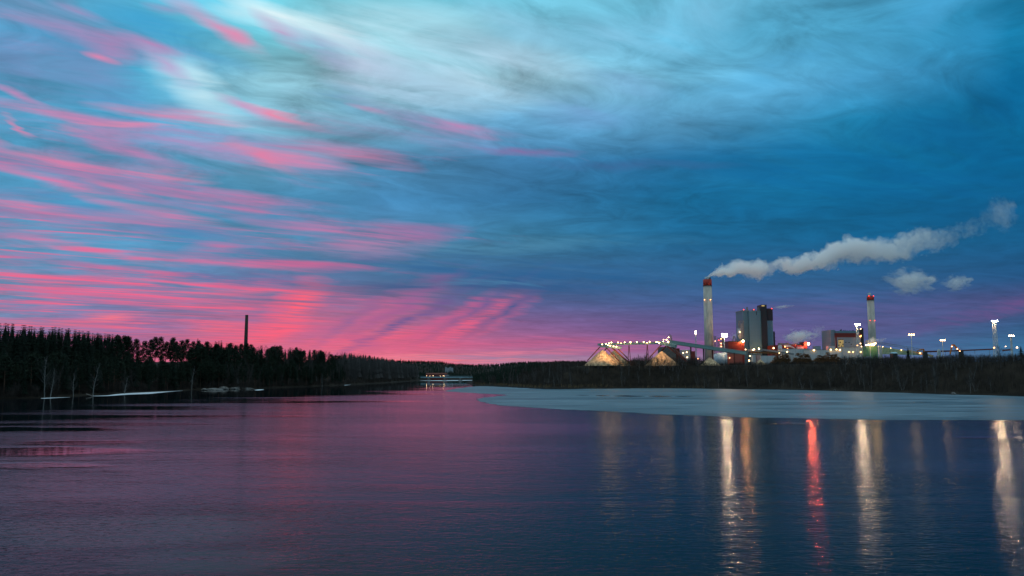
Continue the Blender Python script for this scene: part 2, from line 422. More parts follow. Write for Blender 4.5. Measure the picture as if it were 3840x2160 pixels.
M['flood_far'] = emit_mat('flood_far', (1.0, 0.74, 0.48), 40)
M['sodium'] = emit_mat('sodium', (1.0, 0.45, 0.14), 340)
M['sodium_strong'] = emit_mat('sodium_strong', (1.0, 0.15, 0.06), 700)
M['sodium_small'] = emit_mat('sodium_small', (1.0, 0.36, 0.10), 14)
M['red_lamp'] = emit_mat('red_lamp', (1.0, 0.05, 0.03), 7)
M['lit_window'] = emit_mat('lit_window', (1.0, 0.72, 0.28), 0.55)

# ------------------------------------------------------------------ objects
def link(o):
    COL.objects.link(o); return o
def tag(o, label=None, cat=None, group=None, kind=None):
    if label: o['label'] = label
    if cat: o['category'] = cat
    if group: o['group'] = group
    if kind: o['kind'] = kind
    return o
class MB:
    def __init__(self): self.v = []; self.f = []
    def face(self, pts):
        i = len(self.v); self.v.extend([Vector(p) for p in pts]); self.f.append(tuple(range(i, i + len(pts))))
    def add(self, vs, fs):
        i = len(self.v); self.v.extend([Vector(p) for p in vs]); self.f.extend([tuple(k + i for k in f) for f in fs]); return self
    def box(self, lo, hi):
        x0, y0, z0 = lo; x1, y1, z1 = hi
        self.add([(x0,y0,z0),(x1,y0,z0),(x1,y1,z0),(x0,y1,z0),(x0,y0,z1),(x1,y0,z1),(x1,y1,z1),(x0,y1,z1)],
                 [(0,3,2,1),(4,5,6,7),(0,1,5,4),(1,2,6,5),(2,3,7,6),(3,0,4,7)])
        return self
    def beam(self, a, b, w, h=None):
        a = Vector(a); b = Vector(b); h = h or w
        d = (b - a).normalized()
        up = Vector((0, 0, 1)) if abs(d.z) < 0.97 else Vector((0, 1, 0))
        s = d.cross(up).normalized() * (w / 2); u = s.normalized().cross(d).normalized() * (h / 2)
        vs = [a - s - u, a + s - u, a + s + u, a - s + u, b - s - u, b + s - u, b + s + u, b - s + u]
        self.add(vs, [(0,1,2,3),(7,6,5,4),(0,4,5,1),(1,5,6,2),(2,6,7,3),(3,7,4,0)])
        return self
    def cyl(self, a, b, r0, r1=None, n=12, cap=True):
        a = Vector(a); b = Vector(b); r1 = r0 if r1 is None else r1
        d = (b - a).normalized()
        up = Vector((0, 0, 1)) if abs(d.z) < 0.97 else Vector((1, 0, 0))
        s = d.cross(up).normalized(); u = s.cross(d).normalized()
        vs = []
        for c, r in ((a, r0), (b, r1)):
            for k in range(n):
                t = 2 * PI * k / n
                vs.append(c + (s * math.cos(t) + u * math.sin(t)) * r)
        fs = [(k, (k + 1) % n, n + (k + 1) % n, n + k) for k in range(n)]
        if cap: fs += [tuple(range(n - 1, -1, -1)), tuple(range(n, 2 * n))]
        self.add(vs, fs)
        return self
    def ball(self, c, r, n=8, sq=1.0):
        c = Vector(c); vs = []; fs = []
        m = n // 2
        for i in range(m + 1):
            ph = PI * i / m
            for k in range(n):
                t = 2 * PI * k / n
                vs.append(c + Vector((math.sin(ph) * math.cos(t) * r, math.sin(ph) * math.sin(t) * r, math.cos(ph) * r * sq)))
        for i in range(m):
            for k in range(n):
                fs.append((i * n + k, (i + 1) * n + k, (i + 1) * n + (k + 1) % n, i * n + (k + 1) % n))
        self.add(vs, fs)
        return self
    def lattice(self, a, b, w0, w1, bays, t=0.12):
        """ four-legged lattice tower from a (base) to b (top) """
        a = Vector(a); b = Vector(b)
        def ring(k):
            c = a.lerp(b, k / bays); w = w0 + (w1 - w0) * k / bays
            return [c + Vector((sx * w / 2, sy * w / 2, 0)) for sx, sy in ((-1,-1),(1,-1),(1,1),(-1,1))]
        for k in range(bays):
            p, q = ring(k), ring(k + 1)
            for i in range(4):
                self.beam(p[i], q[i], t * 1.5)
                j = (i + 1) % 4
                self.beam(p[i], q[j], t) if k % 2 else self.beam(p[j], q[i], t)
                self.beam(q[i], q[j], t)
        return self
    def obj(self, name, material, parent=None, smooth=False, origin=None):
        o0 = Vector((0, 0, 0))
        if parent is not None:
            o0 = Vector(parent.get('_w', parent.location)) if False else world_of(parent)
        elif origin is not None:
            o0 = Vector(origin)
        me = bpy.data.meshes.new(name)
        me.from_pydata([tuple(v - o0) for v in self.v], [], self.f)
        me.materials.append(material)
        if smooth:
            for p in me.polygons: p.use_smooth = True
        o = bpy.data.objects.new(name, me)
        link(o)
        if parent is not None: o.parent = parent
        else: o.location = o0
        return o
def world_of(o):
    v = Vector((0, 0, 0))
    while o is not None:
        v += o.location; o = o.parent
    return v
def thing(name, label, cat, loc, group=None):
    e = bpy.data.objects.new(name, None); e.empty_display_size = 1.0
    link(e); e.location = loc
    return tag(e, label, cat, group)
def copy_tree(o, parent=None):
    c = o.copy(); COL.objects.link(c)
    if parent is not None: c.parent = parent
    for ch in [q for q in o.children]:
        copy_tree(ch, c)
    return c

# ------------------------------------------------------------------ river plan
def gd(dx, dy):
    g = G(dx * 1.4907, dy * 1.4907); return (g.x, g.y)
LEFT = [(-520, -400), (-420, 150), (-330, 330)] + [gd(*p) for p in ((0, 1003), (100, 1001), (230, 993), (430, 984), (500, 980), (620, 979), (700, 975), (860, 969), (990, 962), (1062, 956.5))] + [(-175, 2100), (-60, 2500)]
RIGHT = [(1200, -400), (760, 250), (430, 430)] + [(g.x, g.y) for g in (G(3840, 1484), G(3554, 1477), G(3055, 1462), G(2560, 1455), G(2250, 1455), G(2065, 1457), G(1988, 1454), G(1856, 1446), G(1775, 1445))] + [(-66, 1150), (-84, 1700), (-70, 2100), (40, 2400)]
RIVER = LEFT + RIGHT[::-1]
def udist(x, y, pl):
    best = 1e18
    for (x0, y0), (x1, y1) in zip(pl, pl[1:]):
        ex, ey = x1 - x0, y1 - y0
        t = max(0.0, min(1.0, ((x - x0) * ex + (y - y0) * ey) / (ex * ex + ey * ey)))
        px, py = x0 + ex * t - x, y0 + ey * t - y
        d = px * px + py * py
        if d < best: best = d
    return math.sqrt(best)
def in_river(x, y):
    c = False; n = len(RIVER)
    for i in range(n):
        x0, y0 = RIVER[i - 1]; x1, y1 = RIVER[i]
        if (y0 > y) != (y1 > y) and x < x0 + (y - y0) * (x1 - x0) / (y1 - y0): c = not c
    return c
def banks(x, y):
    """ metres inland of the left and of the right bank (negative over water) """
    a = udist(x, y, LEFT); b = udist(x, y, RIGHT)
    if in_river(x, y): return -a, -b
    return (a, -b) if a < b else (-a, b)
def poly_dist(x, y, pl):
    a, b = banks(x, y)
    return a if pl is LEFT else -b
from mathutils import noise as mn
def sst(x, a, b):
    t = max(0.0, min(1.0, (x - a) / (b - a))); return t * t * (3 - 2 * t)
def interp(x, pts):
    if x <= pts[0][0]: return pts[0][1]
    for (x0, y0), (x1, y1) in zip(pts, pts[1:]):
        if x <= x1: return y0 + (y1 - y0) * (x - x0) / (x1 - x0)
    return pts[-1][1]
HILLSKY = [(1300, 1345), (1580, 1350), (1650, 1352), (1700, 1360), (1780, 1364), (1850, 1362), (1950, 1354), (2100, 1350), (2300, 1348), (3000, 1350)]
def height(x, y):
    dl, dr = banks(x, y)
    if y > 2450 and -400 < x < 600: dl = max(dl, y - 2450)
    n = mn.noise(Vector((x * 0.02, y * 0.02, 0.3))) + 0.4 * mn.noise(Vector((x * 0.07, y * 0.07, 1.3)))
    far = sst(y, 2350, 3200)
    px = 1920 + F * x / max(y, 50.0)
    hill = (12 + (1405 - interp(px, HILLSKY)) / F * 3200 - 13) if far > 0 else 0
    if dl > 0 and dl > dr:
        h = 0.35 + 1.6 * sst(dl, 0, 6) + 15.5 * sst(dl, 4, 70) * sst(y, 2600, 1500) + n * 1.2 * sst(dl, 2, 20)
        h = h * (1 - far) + hill * far
        return h
    if dr > 0:
        w = sst(x, -60, 70)
        low = 0.3 + 0.8 * sst(dr, 0, 8) + 2.2 * sst(dr, 8, 50)
        h = low + w * 17.5 * sst(dr, 8, 52) + n * 0.8 * sst(dr, 8, 30) * (1 - 0.8 * sst(dr, 50, 80))
        return h * (1 - far) + hill * far
    return max(-4.0, -0.05 - 0.15 * min(-dl, -dr)) if max(dl, dr) <= 0 else 0
def ground_z(x, y): return height(x, y)

def axis(lo, hi, step, far_lo, far_hi, growth=1.25):
    a = []
    v = lo
    while v <= hi: a.append(v); v += step
    s = step; v = a[-1]
    while v < far_hi: s *= growth; v += s; a.append(v)
    s = step; v = a[0]; b = []
    while v > far_lo: s *= growth; v -= s; b.append(v)
    return b[::-1] + a
XS = axis(-480, 480, 9, -9000, 9000); YS = axis(-60, 1300, 9, -600, 12000, 1.12)
gm = MB()
for y in YS:
    for x in XS:
        gm.v.append(Vector((x, y, height(x, y))))
nx = len(XS)
gm.f = [(j * nx + i, j * nx + i + 1, (j + 1) * nx + i + 1, (j + 1) * nx + i) for j in range(len(YS) - 1) for i in range(nx - 1)]
M['earth'] = mat('earth', (0.022, 0.018, 0.014), 0.95, scale=0.05, var=0.45, spec=0.05)
tag(gm.obj('ground', M['earth'], smooth=True), kind='structure')

# ------------------------------------------------------------------ water
def water_material():
    m, N, out = new_mat('river_water')
    tc = N.n('ShaderNodeTexCoord')
    pos = tc.outputs['Object']
    x, y, z = N.sep(pos)
    # fine wind ripples, crests roughly across the view, a little wandering
    v1 = N.v('MULTIPLY', pos, (0.75, 1.25, 1.0))
    n1 = N.noise(v1, 1.35, 2.5, 0.6, 0.3)
    n2 = N.noise(N.v('MULTIPLY', pos, (0.5, 1.0, 1.0)), 0.42, 2.0, 0.5)
    # calm tongues near the left bank where the forest mirrors
    shore = N.m('ADD', N.m('SUBTRACT', x, N.m('MULTIPLY', y, 0.207)), 339.0)          # metres out from the left bank
    band = N.noise(N.v('MULTIPLY', pos, (0.004, 0.016, 1.0)), 1.0, 4.0, 0.62, 0.8)
    edge = N.m('ADD', shore, N.m('MULTIPLY', N.m('SUBTRACT', band, 0.5), 420.0))
    ruffle = N.step(edge, 110.0, 185.0)
    slick = None                                  # a few separate calm slicks and one skim of new ice
    def blot(px, py, rx, ry, amt):
        g_ = G(px, py)
        dd = N.v('LENGTH', N.xyz(N.m('DIVIDE', N.m('SUBTRACT', x, g_.x), rx), N.m('ADD', N.m('DIVIDE', N.m('SUBTRACT', y, g_.y), ry), N.m('MULTIPLY', N.m('SUBTRACT', band2, 0.5), 1.6)), 0.0), out=1)
        return N.m('MULTIPLY', N.step(dd, 1.15, 0.6), amt)
    band2 = N.noise(N.v('MULTIPLY', pos, (0.05, 0.16, 1.0)), 1.0, 4.0, 0.65, 0.5)
    for q in ((60, 1690, 26, 9, .95), (290, 1660, 13, 6, .8), (100, 1745, 14, 4, .8), (420, 1590, 30, 9, .6), (20, 1610, 30, 10, .95), (700, 1560, 40, 9, .5), (3800, 1640, 16, 4, .7), (2960, 1588, 9, 5, .8)):
        b1 = blot(*q); slick = b1 if slick is None else N.m('MAXIMUM', slick, b1)
    ruffle = N.m('MULTIPLY', ruffle, N.m('SUBTRACT', 1.0, slick))
    skim = blot(480, 1985, 12, 7, .9)
    skim = N.m('MAXIMUM', skim, blot(760, 2100, 7, 4, .6))
    gust = N.step(N.noise(N.v('MULTIPLY', pos, (0.010, 0.030, 1.0)), 1.0, 5.0, 0.62, 0.8), 0.34, 0.66, a=0.45, b=1.25)
    amp = N.m('MULTIPLY', N.fmix(ruffle, 0.07, 1.0), gust)
    h = N.m('ADD', N.m('MULTIPLY', n1, 0.064), N.m('MULTIPLY', n2, 0.085))
    bp = N.n('ShaderNodeBump'); bp.inputs['Strength'].default_value = 1.0
    bp.inputs['Distance'].default_value = 1.0
    N.put(bp.inputs['Height'], N.m('MULTIPLY', h, amp))
    b = N.n('ShaderNodeBsdfPrincipled')
    N.put(b.inputs['Base Color'], N.mix(N.m('MULTIPLY', skim, 0.6), (0.002, 0.006, 0.010, 1), (0.045, 0.052, 0.062, 1)))
    N.put(b.inputs['Roughness'], N.fmix(ruffle, 0.02, 0.115))
    b.inputs['IOR'].default_value = 1.33
    b.inputs['Specular IOR Level'].default_value = 0.05
    N.t.links.new(bp.outputs[0], b.inputs['Normal'])
    N.t.links.new(b.outputs[0], out.inputs[0])
    return m
wm = MB()
wm.face([(-9000, -600, 0), (9000, -600, 0), (9000, 12000, 0), (-9000, 12000, 0)])
tag(wm.obj('water', water_material()), kind='structure')


# ------------------------------------------------------------------ ice
def ice_material():
    m, N, out = new_mat('river_ice')
    tc = N.n('ShaderNodeTexCoord'); pos = tc.outputs['Object']
    a = N.noise(N.v('MULTIPLY', pos, (0.006, 0.022, 1.0)), 1.0, 6.0, 0.6, 1.2)
    b_ = N.noise(N.v('MULTIPLY', pos, (0.022, 0.085, 1.0)), 1.0, 6.0, 0.7, 0.9)
    f = N.step(N.m('ADD', N.m('MULTIPLY', a, 0.45), N.m('MULTIPLY', b_, 0.55)), 0.41, 0.64)
    c = N.mix(f, (0.012, 0.026, 0.036, 1), (0.155, 0.24, 0.30, 1))
    # open melt leads: thin dark cracks and a row of holes
    cr = N.noise(N.v('MULTIPLY', pos, (0.012, 0.09, 1.0)), 1.0, 5.0, 0.7, 0.8)
    d = N.m('ABSOLUTE', N.m('SUBTRACT', cr, 0.5))
    crack = N.m('MULTIPLY', N.step(d, 0.010, 0.003), N.step(b_, 0.5, 0.62))
    c = N.mix(N.m('MULTIPLY', crack, 0.8), c, (0.02, 0.025, 0.03, 1))
    b = N.n('ShaderNodeBsdfPrincipled')
    N.put(b.inputs['Base Color'], c)
    N.put(b.inputs['Roughness'], N.fmix(f, 0.38, 0.62))
    b.inputs['IOR'].default_value = 1.31
    bp = N.n('ShaderNodeBump'); bp.inputs['Distance'].default_value = 0.02
    N.put(bp.inputs['Height'], N.noise(pos, 1.5, 3.0))
    N.t.links.new(bp.outputs[0], b.inputs['Normal'])
    N.t.links.new(b.outputs[0], out.inputs[0])
    return m
M['ice'] = ice_material()
def catmull(pts, n=6):
    out = []
    L = len(pts)
    for i in range(L):
        p0, p1, p2, p3 = pts[i - 1], pts[i], pts[(i + 1) % L], pts[(i + 2) % L]
        for k in range(n):
            t = k / n
            out.append(tuple(0.5 * (2 * p1[j] + (p2[j] - p0[j]) * t + (2 * p0[j] - 5 * p1[j] + 4 * p2[j] - p3[j]) * t * t + (3 * p1[j] - p0[j] - 3 * p2[j] + p3[j]) * t ** 3) for j in (0, 1)))
    return out
def ice_sheet(pts, z=0.05, material=None, jag=0.8):
    """ pts in source pixels on the water; a slab a few centimetres thick with a ragged rim """
    w = [(G(a, b).x, G(a, b).y) for a, b in catmull(pts, 26)]
    w = [(x + (mn.noise(Vector((x * 0.10, y * 0.10, 7))) + .5 * mn.noise(Vector((x * 0.4, y * 0.4, 3)))) * jag * y / 150, y + (mn.noise(Vector((x * 0.08, y * 0.08, 9))) + .6 * mn.noise(Vector((x * 0.35, y * 0.2, 5)))) * jag * y / 90) for x, y in w]
    bm = bmesh.new()
    vs = [bm.verts.new((x, y, z)) for x, y in w]
    f = bm.faces.new(vs)
    if f.normal.z < 0: bmesh.ops.reverse_faces(bm, faces=[f])
    r = bmesh.ops.extrude_face_region(bm, geom=[f])
    bmesh.ops.translate(bm, verts=[e for e in r['geom'] if isinstance(e, bmesh.types.BMVert)], vec=(0, 0, -z - 0.1))
    bmesh.ops.triangulate(bm, faces=bm.faces[:])
    bmesh.ops.recalc_face_normals(bm, faces=bm.faces[:])
    me = bpy.data.meshes.new('ice'); bm.to_mesh(me); bm.free()
    me.materials.append(material or M['ice'])
    o = bpy.data.objects.new('ice', me); link(o)
    tag(o, kind='structure')
    return o
ice_sheet([(1669,1466),(1724,1456),(1782,1449),(1856,1449.5),(1988,1457),(2065,1460),(2250,1458),(2560,1457),(3055,1464.5),(3554,1479),(3840,1487),(4600,1512),(4600,1580),(3840,1576),(3300,1574),(2981,1568),(2740,1563),(2534,1556),(2250,1542),(2104,1535),(1988,1528),(1871,1519),(1813,1508),(1790,1500),(1796,1494),(1832,1490),(1887,1484.5),(1904,1481.5),(1871,1478.5),(1793,1475),(1716,1470)])
ice_sheet([(340,1485),(400,1483),(440,1478),(520,1472),(600,1468),(690,1464),(640,1469),(590,1474),(560,1477),(480,1480),(400,1485)], 0.06, M['snow'], 0.1)
ice_sheet([(155,1493.5),(200,1491.2),(240,1490.2),(262,1489.8),(220,1491.8),(170,1494.6)], 0.06, M['snow'], 0.1)
ice_sheet([(1292,1445),(1310,1438),(1340,1434),(1400,1431),(1452,1429.6),(1420,1432.5),(1360,1437),(1330,1441)], 0.06, M['snow'], 0.1)
ice_sheet([(955,1463),(975,1460.5),(990,1461.5),(970,1464)], 0.06, M['snow'], 0.1)
ice_sheet([(1575,1427.6),(1650,1426.4),(1768,1425.5),(1760,1427.2),(1660,1428.6)], 0.06, M['snow'], 0.05)
# open melt water lead in the big sheet
def lead(pts):
    w = [G(a, b) for a, b in catmull(pts, 6)]
    mb = MB(); c = Vector((sum(p.x for p in w) / len(w), sum(p.y for p in w) / len(w), 0.056))
    for p, q in zip(w, w[1:] + w[:1]):
        mb.face([(p.x, p.y, 0.056), (q.x, q.y, 0.056), c])
    return mb
mm = mat('melt_water', (0.012, 0.016, 0.02), 0.12, spec=0.5)
lb = MB()
for q in [(2232,1484,2290,1.1),(2300,1485.5,2420,1.7),(2430,1486.5,2520,1.3),(2530,1487.5,2600,.7),(2160,1482.5,2210,.6),(3420,1508,3500,.6),(2870,1497,2960,.5)]:
    x0, yy, x1, hh = q; hh *= 1.5
    l = lead([(x0, yy), ((x0 * 2 + x1) / 3, yy - hh), ((x0 + 2 * x1) / 3, yy - hh * 0.5), (x1, yy + 0.6), ((x0 + x1) / 2, yy + hh)])
    lb.add(l.v, l.f)
tag(lb.obj('melt_water', mm), kind='structure')

# ------------------------------------------------------------------ plant helpers
def px2w(Y): return Y / F
def slab(x0, y0, x1, y1, Y, depth, base=None):
    """ box whose front face covers the given source-pixel rectangle at distance Y """
    a = P(x0, y1, Y); b = P(x1, y0, Y)
    xa = P(x0, (y0 + y1) / 2, Y).x; xb = P(x1, (y0 + y1) / 2, Y).x
    return (xa, Y, base if base is not None else a.z), (xb, Y + depth, b.z)
GZ = 20.5
def spot(parent, at_, to, power, ang=100, r=.5):
    d = bpy.data.lights.new('spot_light', 'SPOT'); d.energy = power; d.color = (1.0, .56, .27); d.spot_size = math.radians(ang); d.spot_blend = .6; d.shadow_soft_size = r
    o = link(bpy.data.objects.new('spot_light', d)); o.parent = parent; o.location = Vector(at_) - world_of(parent)
    o.rotation_euler = (Vector(at_) - Vector(to)).to_track_quat('Z', 'Y').to_euler()
def lamp_part(parent, p, r, m, name='lamp'):
    mb = MB().ball(p, r, 8, 0.8)
    return mb.obj(name, m, parent)

# ---- chimneys
def chimney(label, cx, Y, top, base_w, top_w, band, flues, lights, groundz, mats, red='red_band', leanfix=0, n=40, group=None, name='factory_chimney'):
    zt = P(cx, top, Y).z
    x = P(cx, top, Y).x
    t = thing(name, label, 'chimney', (x, Y, groundz), group)
    rt, rb = top_w * px2w(Y) / 2, base_w * px2w(Y) / 2
    zb = P(cx, band, Y).z if band else zt
    fr = (zb - groundz) / (zt - groundz); rband = rb + (rt - rb) * fr
    MB().cyl((x, Y, groundz), (x, Y, zb), rb, rband, n).obj('shaft', mats, t, True)
    if band:
        MB().cyl((x, Y, zb), (x, Y, zt), rband + 0.05, rt + 0.05, n).obj('painted_band', M[red], t, True)
        pl = MB(); pl.cyl((x, Y, zb - 0.2), (x, Y, zb + 0.1), rband + 0.5, rband + 0.5, n); pl.obj('platform', M['steel'], t)
    for (fx, fr_, ft, mt) in flues:
        q = P(fx, ft, Y); MB().cyl((q.x, Y + (0.0 if fr_ > 2 else -1.0), zt - 1), (q.x, Y, q.z), fr_, fr_, 20).obj('flue', M[mt], t, True)
    for (lx, ly, m) in lights:
        q = P(lx, ly, Y - rb * 0.85); lamp_part(t, (q.x, Y - rb * 0.99 + 0.3, q.z), 0.42, M[m], 'warning_light')
    return t
chimney('tall round concrete chimney with a red painted top band, white smoke blowing off it', 2652.5, 900, 1048.5, 34, 31.5, 1073,
        [(2650.3, 2.2, 1038.5, 'tank'), (2662.2, 0.7, 1039, 'dark'), (2658.8, 0.5, 1042, 'steel')], [(2641.6, 1124.3, 'sodium_small'), (2664.4, 1123.5, 'sodium_small')], GZ, M['concrete'])
c2 = chimney('shorter concrete chimney with red top band and red lights, far right of the boiler house', 3263.5, 930, 1110.8, 27.5, 25, 1126,
        [(3259.5, 1.8, 1099.5, 'tank')], [(3258, 1110, 'red_lamp'), (3275.5, 1109.8, 'red_lamp'), (3263, 1202, 'red_lamp'), (3280, 1202, 'red_lamp')], GZ, M['concrete'])
chimney('slim dark brick chimney rising behind the forest of the left bank', 925.5, 1100, 1181, 15.5, 11, None, [], [], 14, M['old_brick'], n=20)
chimney('tiny far chimney on the wooded ridge left of the bridge', 1503, 2100, 1345, 2.4, 2.0, None, [], [], 30, M['old_brick'], n=8, name='distant_chimney')

# ---- boiler house
Yb = 930
t = thing('boiler_house', 'tallest plant building, grey clad with a black stair shaft and small flues on top', 'building', (P(2845, 1300, Yb).x, Yb, GZ))
lo, hi = slab(2788, 1165.5, 2809.5, 1310, Yb + 3, 30, GZ); hi = (hi[0], hi[1], hi[2]); MB().box(lo, hi).obj('wall', M['grey_panel'], t)
lo, hi = slab(2810, 1165, 2856.5, 1310, Yb, 34, GZ); MB().box((lo[0] + .05, lo[1], lo[2]), (hi[0] - .05, hi[1], hi[2])).obj('wall', M['grey_panel'], t)
lo, hi = slab(2857, 1142.3, 2877.6, 1310, Yb - 2, 16, GZ); MB().box(lo, hi).obj('stair_shaft', M['black_panel'], t)
lo, hi = slab(2878, 1156.5, 2898, 1202.5, Yb + 3, 26); MB().box(lo, hi).obj('upper_block', M['black_panel'], t)
zz_ = lo[2]
lo, hi = slab(2878, 1203, 2899.6, 1310, Yb + 3, 26, GZ); MB().box(lo, (hi[0], hi[1], zz_ - 0.003)).obj('wall', M['grey_panel'], t)
rf = MB().box(*[(lambda l, h: ((l[0] - .5, l[1] - .5, h[2]), (h[0] + .2, h[1] + .5, h[2] + .9)))(*slab(2788, 1165.2, 2809.5, 1310, Yb + 3, 30, GZ))][0]); rf.obj('parapet', M['mid_panel'], t)
rm = MB()
for q in ((2801.5, 1152, 1.0), (2846, 1153.5, 1.7), (2849.5, 1153.5, 1.2)):
    p = P(q[0], q[1], Yb + 6); rm.cyl((p.x, Yb + 6, p.z), (p.x, Yb + 6, P(q[0], 1165, Yb + 6).z), q[2], q[2], 12)
for k in range(12):
    p = P(2812 + k * 3.6, 1165, Yb + 3); rm.beam((p.x, Yb + 2, p.z), (p.x, Yb + 2, p.z + 1.3 + (k % 3) * .5), .25)
p = P(2812, 1165, Yb + 2); q = P(2855, 1165, Yb + 2); rm.beam((p.x, Yb + 2, p.z + 1.3), (q.x, Yb + 2, q.z + 1.3), .2)
rm.box((P(2832, 1160, Yb).x, Yb + 8, P(2832, 1166, Yb).z), (P(2839, 1160, Yb).x, Yb + 12, P(2832, 1159, Yb).z))
rm.obj('roof_vent', M['steel'], t)
for a, b in ((2788.8, 1161.5), (2826.5, 1161.5), (2894, 1157)):
    q = P(a, b, Yb); lamp_part(t, q, 0.5, M['red_lamp'], 'warning_light')
q = P(2862, 1146.5, Yb - 3); MB().box((q.x - 1.6, Yb - 2.6, q.z - .6), (q.x + 1.6, Yb - 2.05, q.z + .6)).obj('lit_window', M['lit_window'], t)
pp = MB(); p = P(2902.5, 1243, Yb + 6); q = P(2903.5, 1290, Yb + 6)
pp.cyl((p.x, Yb + 6, GZ), (p.x, Yb + 6, p.z), 0.9, 0.9, 12)
for k in range(6): pp.box((p.x - 1.6, Yb + 5, p.z - 3 - k * 4), (p.x + 1.3, Yb + 7, p.z - 2.6 - k * 4))
pp.obj('riser_pipe', M['dark'], t)
g = MB(); p = P(2836, 1165, Yb); 
g.beam((p.x, Yb - .3, p.z - .5), (p.x, Yb - .3, p.z - 5), .5); g.obj('drain_pipe', M['dark'], t)

# silo and frame left of the boiler house
t = thing('ash_silo', 'grey silo with conical hopper in a steel frame, left side of the boiler house', 'silo', (P(2778, 1290, 925).x, 925, GZ))
p = P(2771, 1231, 925); q = P(2771, 1252, 925); r_ = P(2775, 1273, 925)
MB().cyl((p.x, 925, p.z), (q.x, 925, q.z), 1.9, 2.2, 16).cyl((q.x, 925, q.z), (r_.x, 925, r_.z), 2.2, .6, 16).obj('silo_body', M['tank'], t)
lo, hi = slab(2775, 1212, 2786, 1310, 926, 6, GZ)
fr = MB().box((lo[0], lo[1], P(0, 1272, 926).z), hi); fr.obj('cladding', M['mid_panel'], t)
fr = MB().lattice(((lo[0] + hi[0]) / 2, 926, GZ), ((lo[0] + hi[0]) / 2, 926, hi[2] + 2.5), 4.5, 4.5, 9, .25); fr.obj('frame', M['steel'], t)
lamp_part(t, P(2774.3, 1245, 922), .55, M['lamp_small'])

# red cube building
Yr = 905
t = thing('red_hall', 'dark red windowless cube shaped hall with a glaring orange lamp on its roof corner', 'building', (P(2761, 1300, Yr).x, Yr, GZ))
lo, hi = slab(2731, 1281.5, 2791, 1338, Yr, 22, GZ); MB().box(lo, hi).obj('wall', M['red_panel'], t)
MB().box((lo[0] - .2, Yr - .2, hi[2]), (hi[0] + .2, Yr + 22.2, hi[2] + .5)).obj('roof', M['dark'], t)
q = P(2786.5, 1279.5, Yr - 4); MB().beam((q.x, Yr - 4, q.z), (q.x, Yr, q.z - 2), .3).obj('bracket', M['steel'], t)
MB().ball(q, .95, 10).obj('lamp', M['sodium'], t)
t = thing('low_red_hall', 'low pinkish red hall at the foot of the dark red cube building', 'building', (P(2750, 1340, Yr - 30).x, Yr - 30, GZ))
lo, hi = slab(2726, 1327, 2784, 1352, Yr - 30, 20, GZ); MB().box(lo, hi).obj('wall', panel_mat('faded_red_panel', (0.28, .08, .06)), t)
MB().box((lo[0] - .3, Yr - 30.3, hi[2]), (hi[0] + .3, Yr - 9.7, hi[2] + .4)).obj('roof', M['steel'], t)
lamp_part(t, P(2736, 1342, Yr - 31), .4, M['lamp_small'])

# wall lamp that washes the boiler house
t = thing('wall_floodlight', 'pole mounted floodlight throwing an orange patch on the grey boiler house wall', 'floodlight', (P(2843, 1320, 918).x, 918, GZ))
q = P(2846, 1308, 918); MB().cyl((q.x, 918, GZ), q, .15, .12, 8).obj('pole', M['steel'], t); MB().ball(q, .5, 8).obj('lamp', M['sodium'], t)

# scaffold stair tower with red lit landings
t = thing('stair_tower', 'open steel stair tower with red lit landings right of the tall chimney', 'tower', (P(2702, 1300, 890).x, 890, GZ))
p = P(2702, 1268, 890)
MB().lattice((p.x, 890, GZ), (p.x, 890, p.z), 5.2, 5.2, 9, .28).obj('frame', M['steel'], t)
for k in range(6): MB().box((p.x - 2.8, 887.2, p.z - 4 * k - .2), (p.x + 2.8, 892.8, p.z - 4 * k)).obj('landing', M['rust'], t)
lo, hi = slab(2711, 1266, 2716.5, 1310, 890, 5, GZ); MB().box(lo, hi).obj('lift_shaft', M['mid_panel'], t)
for a, b, m in ((2703.8, 1270.5, 'sodium_small'), (2704.5, 1288.5, 'sodium_small'), (2704.5, 1299, 'sodium_small'), (2696.5, 1305, 'sodium_small'), (2695, 1276, 'red_lamp')):
    lamp_part(t, P(a, b, 886.5), .55, M[m])
t = thing('lattice_tower', 'small lattice tower with a platform close beside the tall chimney', 'tower', (P(2681, 1300, 895).x, 895, GZ))
p = P(2681, 1262, 895); MB().lattice((p.x, 895, GZ), (p.x, 895, p.z), 2.2, 1.6, 10, .2).obj('mast', M['steel'], t)
MB().box((p.x - 2, 893.5, p.z), (p.x + 2, 896.5, p.z + .3)).obj('platform', M['steel'], t); MB().box((p.x - 2.2, 893.5, p.z - 6), (p.x + 2, 896.5, p.z - 5.7)).obj('platform', M['steel'], t)
lamp_part(t, P(2682, 1279, 893), .35, M['lamp_small'])

